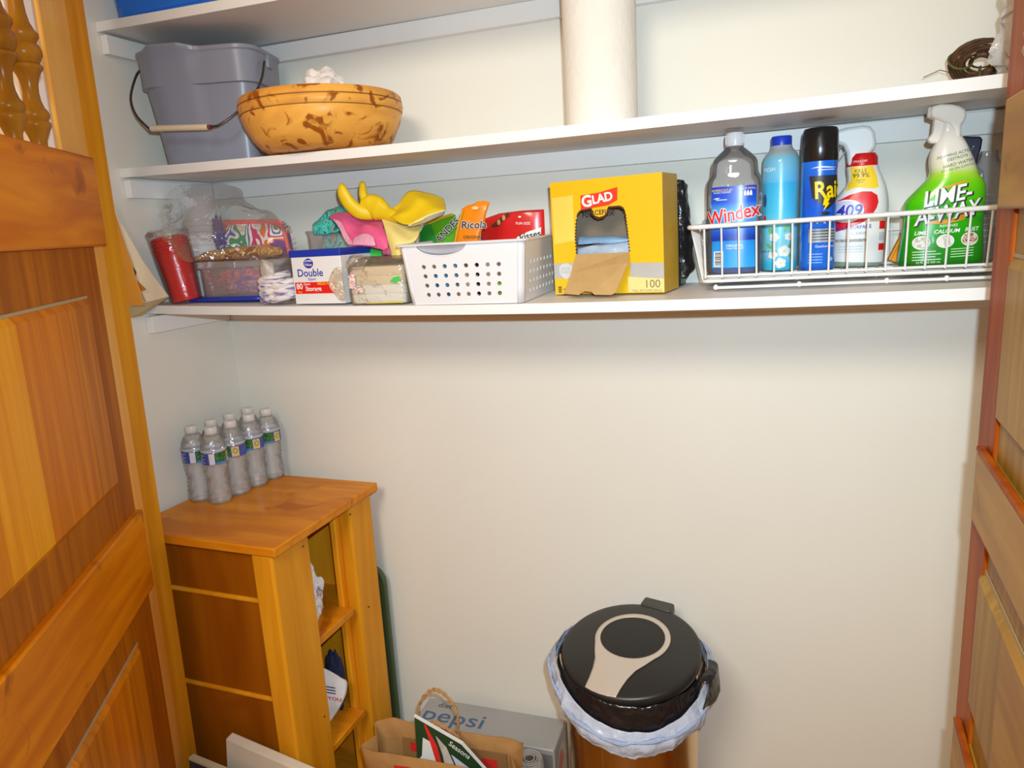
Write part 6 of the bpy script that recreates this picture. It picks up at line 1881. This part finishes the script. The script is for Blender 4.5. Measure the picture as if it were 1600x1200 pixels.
prism_head('trigger', [(1459, 184), (1478, 190), (1480, 196), (1472, 206), (1467, 220), (1464, 224), (1456, 225), (1449, 222), (1449, 218), (1456, 208)], Y5, 0.0085, CRT, t, bevel=0.003)
nz = into(t, at(1456.5, 175.5, Y5))
obj('nozzle', G().lathe([(0.0088, -0.008), (0.0094, -0.006), (0.0094, 0.004), (0.0075, 0.006), (0.003, 0.006)], 20).move(lambda p: nz + Vector((-p.z - 0.001, p.y, p.x))), CRT, t)
BK = PRINTK
letters('lettering', 'LIME-', 0.0355, mp, BK, t, x=0.0005, y=0.1130, bold=0.045, shear=0.28, rot=0.16, lift=0.0010, sx=0.86)
letters('lettering', 'LIME-', 0.0355, mp, PRINTW, t, x=-0.0015, y=0.1140, bold=0.015, shear=0.28, rot=0.16, lift=0.0016, sx=0.86)
decal('orange_arc', [(-0.030, 0.074), (-0.016, 0.070), (0.004, 0.0695), (0.026, 0.075), (0.040, 0.084), (0.047, 0.098), (0.046, 0.110), (0.042, 0.098), (0.034, 0.089), (0.018, 0.081), (0.0, 0.0765), (-0.018, 0.076)], mp, mat('orange arc print', (0.80, 0.30, 0.01), rough=0.35), t, lift=0.0006)
decal('orange_arc', [(-0.018, 0.122), (0.0, 0.131), (0.022, 0.137), (0.034, 0.136), (0.022, 0.134), (0.002, 0.128)], mp, MATS['orange arc print'], t, lift=0.0006)
letters('lettering', 'A-WAY', 0.0355, mp, BK, t, x=0.0015, y=0.0850, bold=0.045, shear=0.28, rot=0.16, lift=0.0012, sx=0.80)
letters('lettering', 'A-WAY', 0.0355, mp, PRINTW, t, x=-0.0005, y=0.0860, bold=0.015, shear=0.28, rot=0.16, lift=0.0018, sx=0.80)
letters('lettering', 'REMOVES', 0.0062, mp, PRINTW, t, x=0.004, y=0.0660, shear=0.2, rot=0.03, lift=0.0010)
letters('lettering', 'LIME', 0.0088, mp, PRINTW, t, x=-0.036, y=0.0555, bold=0.015, shear=0.2, rot=0.03, lift=0.0010)
letters('lettering', 'CALCIUM', 0.0088, mp, PRINTW, t, x=0.002, y=0.0570, bold=0.015, shear=0.2, rot=0.03, lift=0.0010)
letters('lettering', 'RUST', 0.0088, mp, PRINTW, t, x=0.039, y=0.0585, bold=0.015, shear=0.2, rot=0.03, lift=0.0010)
dial = (patches('limescale picture', [srgb(220, 215, 205), srgb(180, 175, 170), srgb(225, 222, 215), srgb(160, 165, 160)], 60), patches('calcium picture', [srgb(225, 220, 215), srgb(190, 185, 180), srgb(225, 220, 215)], 70), patches('rust picture', [srgb(215, 205, 195), srgb(180, 110, 60), srgb(220, 210, 200), srgb(150, 90, 50)], 70))
for k, (x, z) in enumerate(((-0.034, 0.0395), (0.001, 0.0410), (0.037, 0.0430))):
    decal('picture_rim', oval(x, z, 0.0130, 0.0112), mp, PRINTW, t, lift=0.0008)
    decal('picture', oval(x, z, 0.0118, 0.0100), mp, dial[k], t, lift=0.0012)
LG = mat('light green print', (0.62, 0.82, 0.55), rough=0.4, vary=0)
for k in range(4):
    decal('fine_print', [(-0.046, 0.010 + k * 0.0045), (-0.004 - (k % 2) * 0.008, 0.011 + k * 0.0045), (-0.004 - (k % 2) * 0.008, 0.0122 + k * 0.0045), (-0.046, 0.0112 + k * 0.0045)], mp, LG, t, lift=0.0008)
    decal('fine_print', [(0.010, 0.014 + k * 0.0042), (0.044, 0.0155 + k * 0.0042), (0.044, 0.0166 + k * 0.0042), (0.010, 0.0151 + k * 0.0042)], mp, LG, t, lift=0.0008)
letters('lettering', '22 FL OZ 650 mL', 0.0050, mp, LG, t, x=-0.022, y=0.0065, rot=0.03, lift=0.0008)
DG = mat('dark green print', (0.03, 0.10, 0.03), rough=0.5, vary=0)
for k, (w, zz, s2) in enumerate((('FOAMING ACTION', 0.1835, 0.0064), ('DESTROYS', 0.1765, 0.0064), ('HARD WATER', 0.1675, 0.0070), ('STAINS ON CONTACT', 0.1610, 0.0052))):
    letters('lettering', w, s2, mp, DG, t, x=0.010 + k * 0.002, y=zz - 0.002, shear=0.2, rot=0.22, lift=0.0009)

# --- things behind the limescale spray
t = thing('clear_spray_bottle', 'grey clear spray bottle with navy head, half hidden behind the green spray', 'spray bottle', (0.346, 1.510, base(0.346) + 0.001), 0)
rows = [(0.0, -0.034, 0.036, 0.9), (0.004, -0.038, 0.038, 1), (0.10, -0.038, 0.038, 1), (0.135, -0.036, 0.036, 0.95), (0.155, -0.026, 0.026, 0.8), (0.172, -0.016, 0.014, 0.5), (0.185, -0.013, 0.013, 0.45)]
o, mp = outline_bottle('bottle', rows, 0.026, film('grey clear bottle', tint=(0.80, 0.81, 0.83), haze=0.35, hazecol=(0.40, 0.40, 0.42), gloss=0.8, bump=0.1), t)
for k in range(9):
    z = 0.030 + k * 0.010
    decal('fine_print', [(-0.024, z), (0.018 - 0.006 * (k % 3), z), (0.018 - 0.006 * (k % 3), z + 0.0022), (-0.024, z + 0.0022)], mp, mat('grey print', (0.28, 0.28, 0.34)), t, lift=0.0008)
NAVY = mat('navy spray head', (0.010, 0.010, 0.040), rough=0.35, vary=0.05)
prism_head('trigger_head', [(1498, 214), (1530, 214), (1533, 219), (1531, 232), (1526, 248), (1523, 258), (1536, 268), (1536, 284), (1512, 284), (1512, 262), (1507, 240)], 1.516, 0.012, NAVY, t, bevel=0.003)
obj('head_dot', G().ball(into(t, at(1521, 229, 1.503)), 0.0018, 8, 6), mat('grey trigger', (0.3, 0.3, 0.3)), t)
t = thing('orange_sponge_cloth', 'folded orange cloth wedged at the lower left behind the green spray', 'cloth', (0.212, 1.512, base(0.212)), 0)
q = [into(t, at(u, v, 1.505)) for u, v in ((1387, 415), (1401, 388), (1416, 360), (1424, 352), (1430, 380), (1424, 420), (1404, 421))]
g = G().loft([[p + Vector((0, 0.012, 0.0)) for p in q], [p + Vector((0, -0.006, 0)) for p in q]])
zmin = min(p[2] for p in g.v)
g.move(lambda p: Vector((p.x, p.y, p.z - zmin + 0.0003)))
obj('cloth', g, mat('orange cloth', (0.80, 0.30, 0.01), rough=0.7, vary=0.06), t, bevel=0.002)
obj('fold', G().tube([q[0] + Vector((0.002, -0.007, -zmin)), q[1] + Vector((0.002, -0.007, -zmin)), q[2] + Vector((0.002, -0.007, -zmin))], 0.0025, 8), MATS['orange cloth'], t)
t = thing('clear_wrapper', 'crinkled clear blue-grey wrapper at the left end of the wire basket', 'wrapper', (-0.118, 1.50, base(-0.118) + 0.001), 0)
g = sheet([[(-0.016, -0.03, 0.10), (-0.008, -0.01, 0.105), (-0.002, 0.02, 0.10)], [(-0.012, -0.035, 0.06), (-0.004, -0.012, 0.062), (-0.004, 0.02, 0.06)], [(-0.008, -0.038, 0.025), (0.0, -0.014, 0.028), (-0.002, 0.018, 0.03)], [(-0.004, -0.036, 0.0), (0.0, -0.012, 0.0), (0.0, 0.016, 0.0)]], 6, 6, 0.004, 60, 3)
obj('wrapper', g, film('blue grey wrapper', tint=(0.85, 0.9, 0.95), haze=0.4, hazecol=(0.55, 0.62, 0.70), gloss=0.8, bump=0.9), t, solid=0.0006, angle=25)
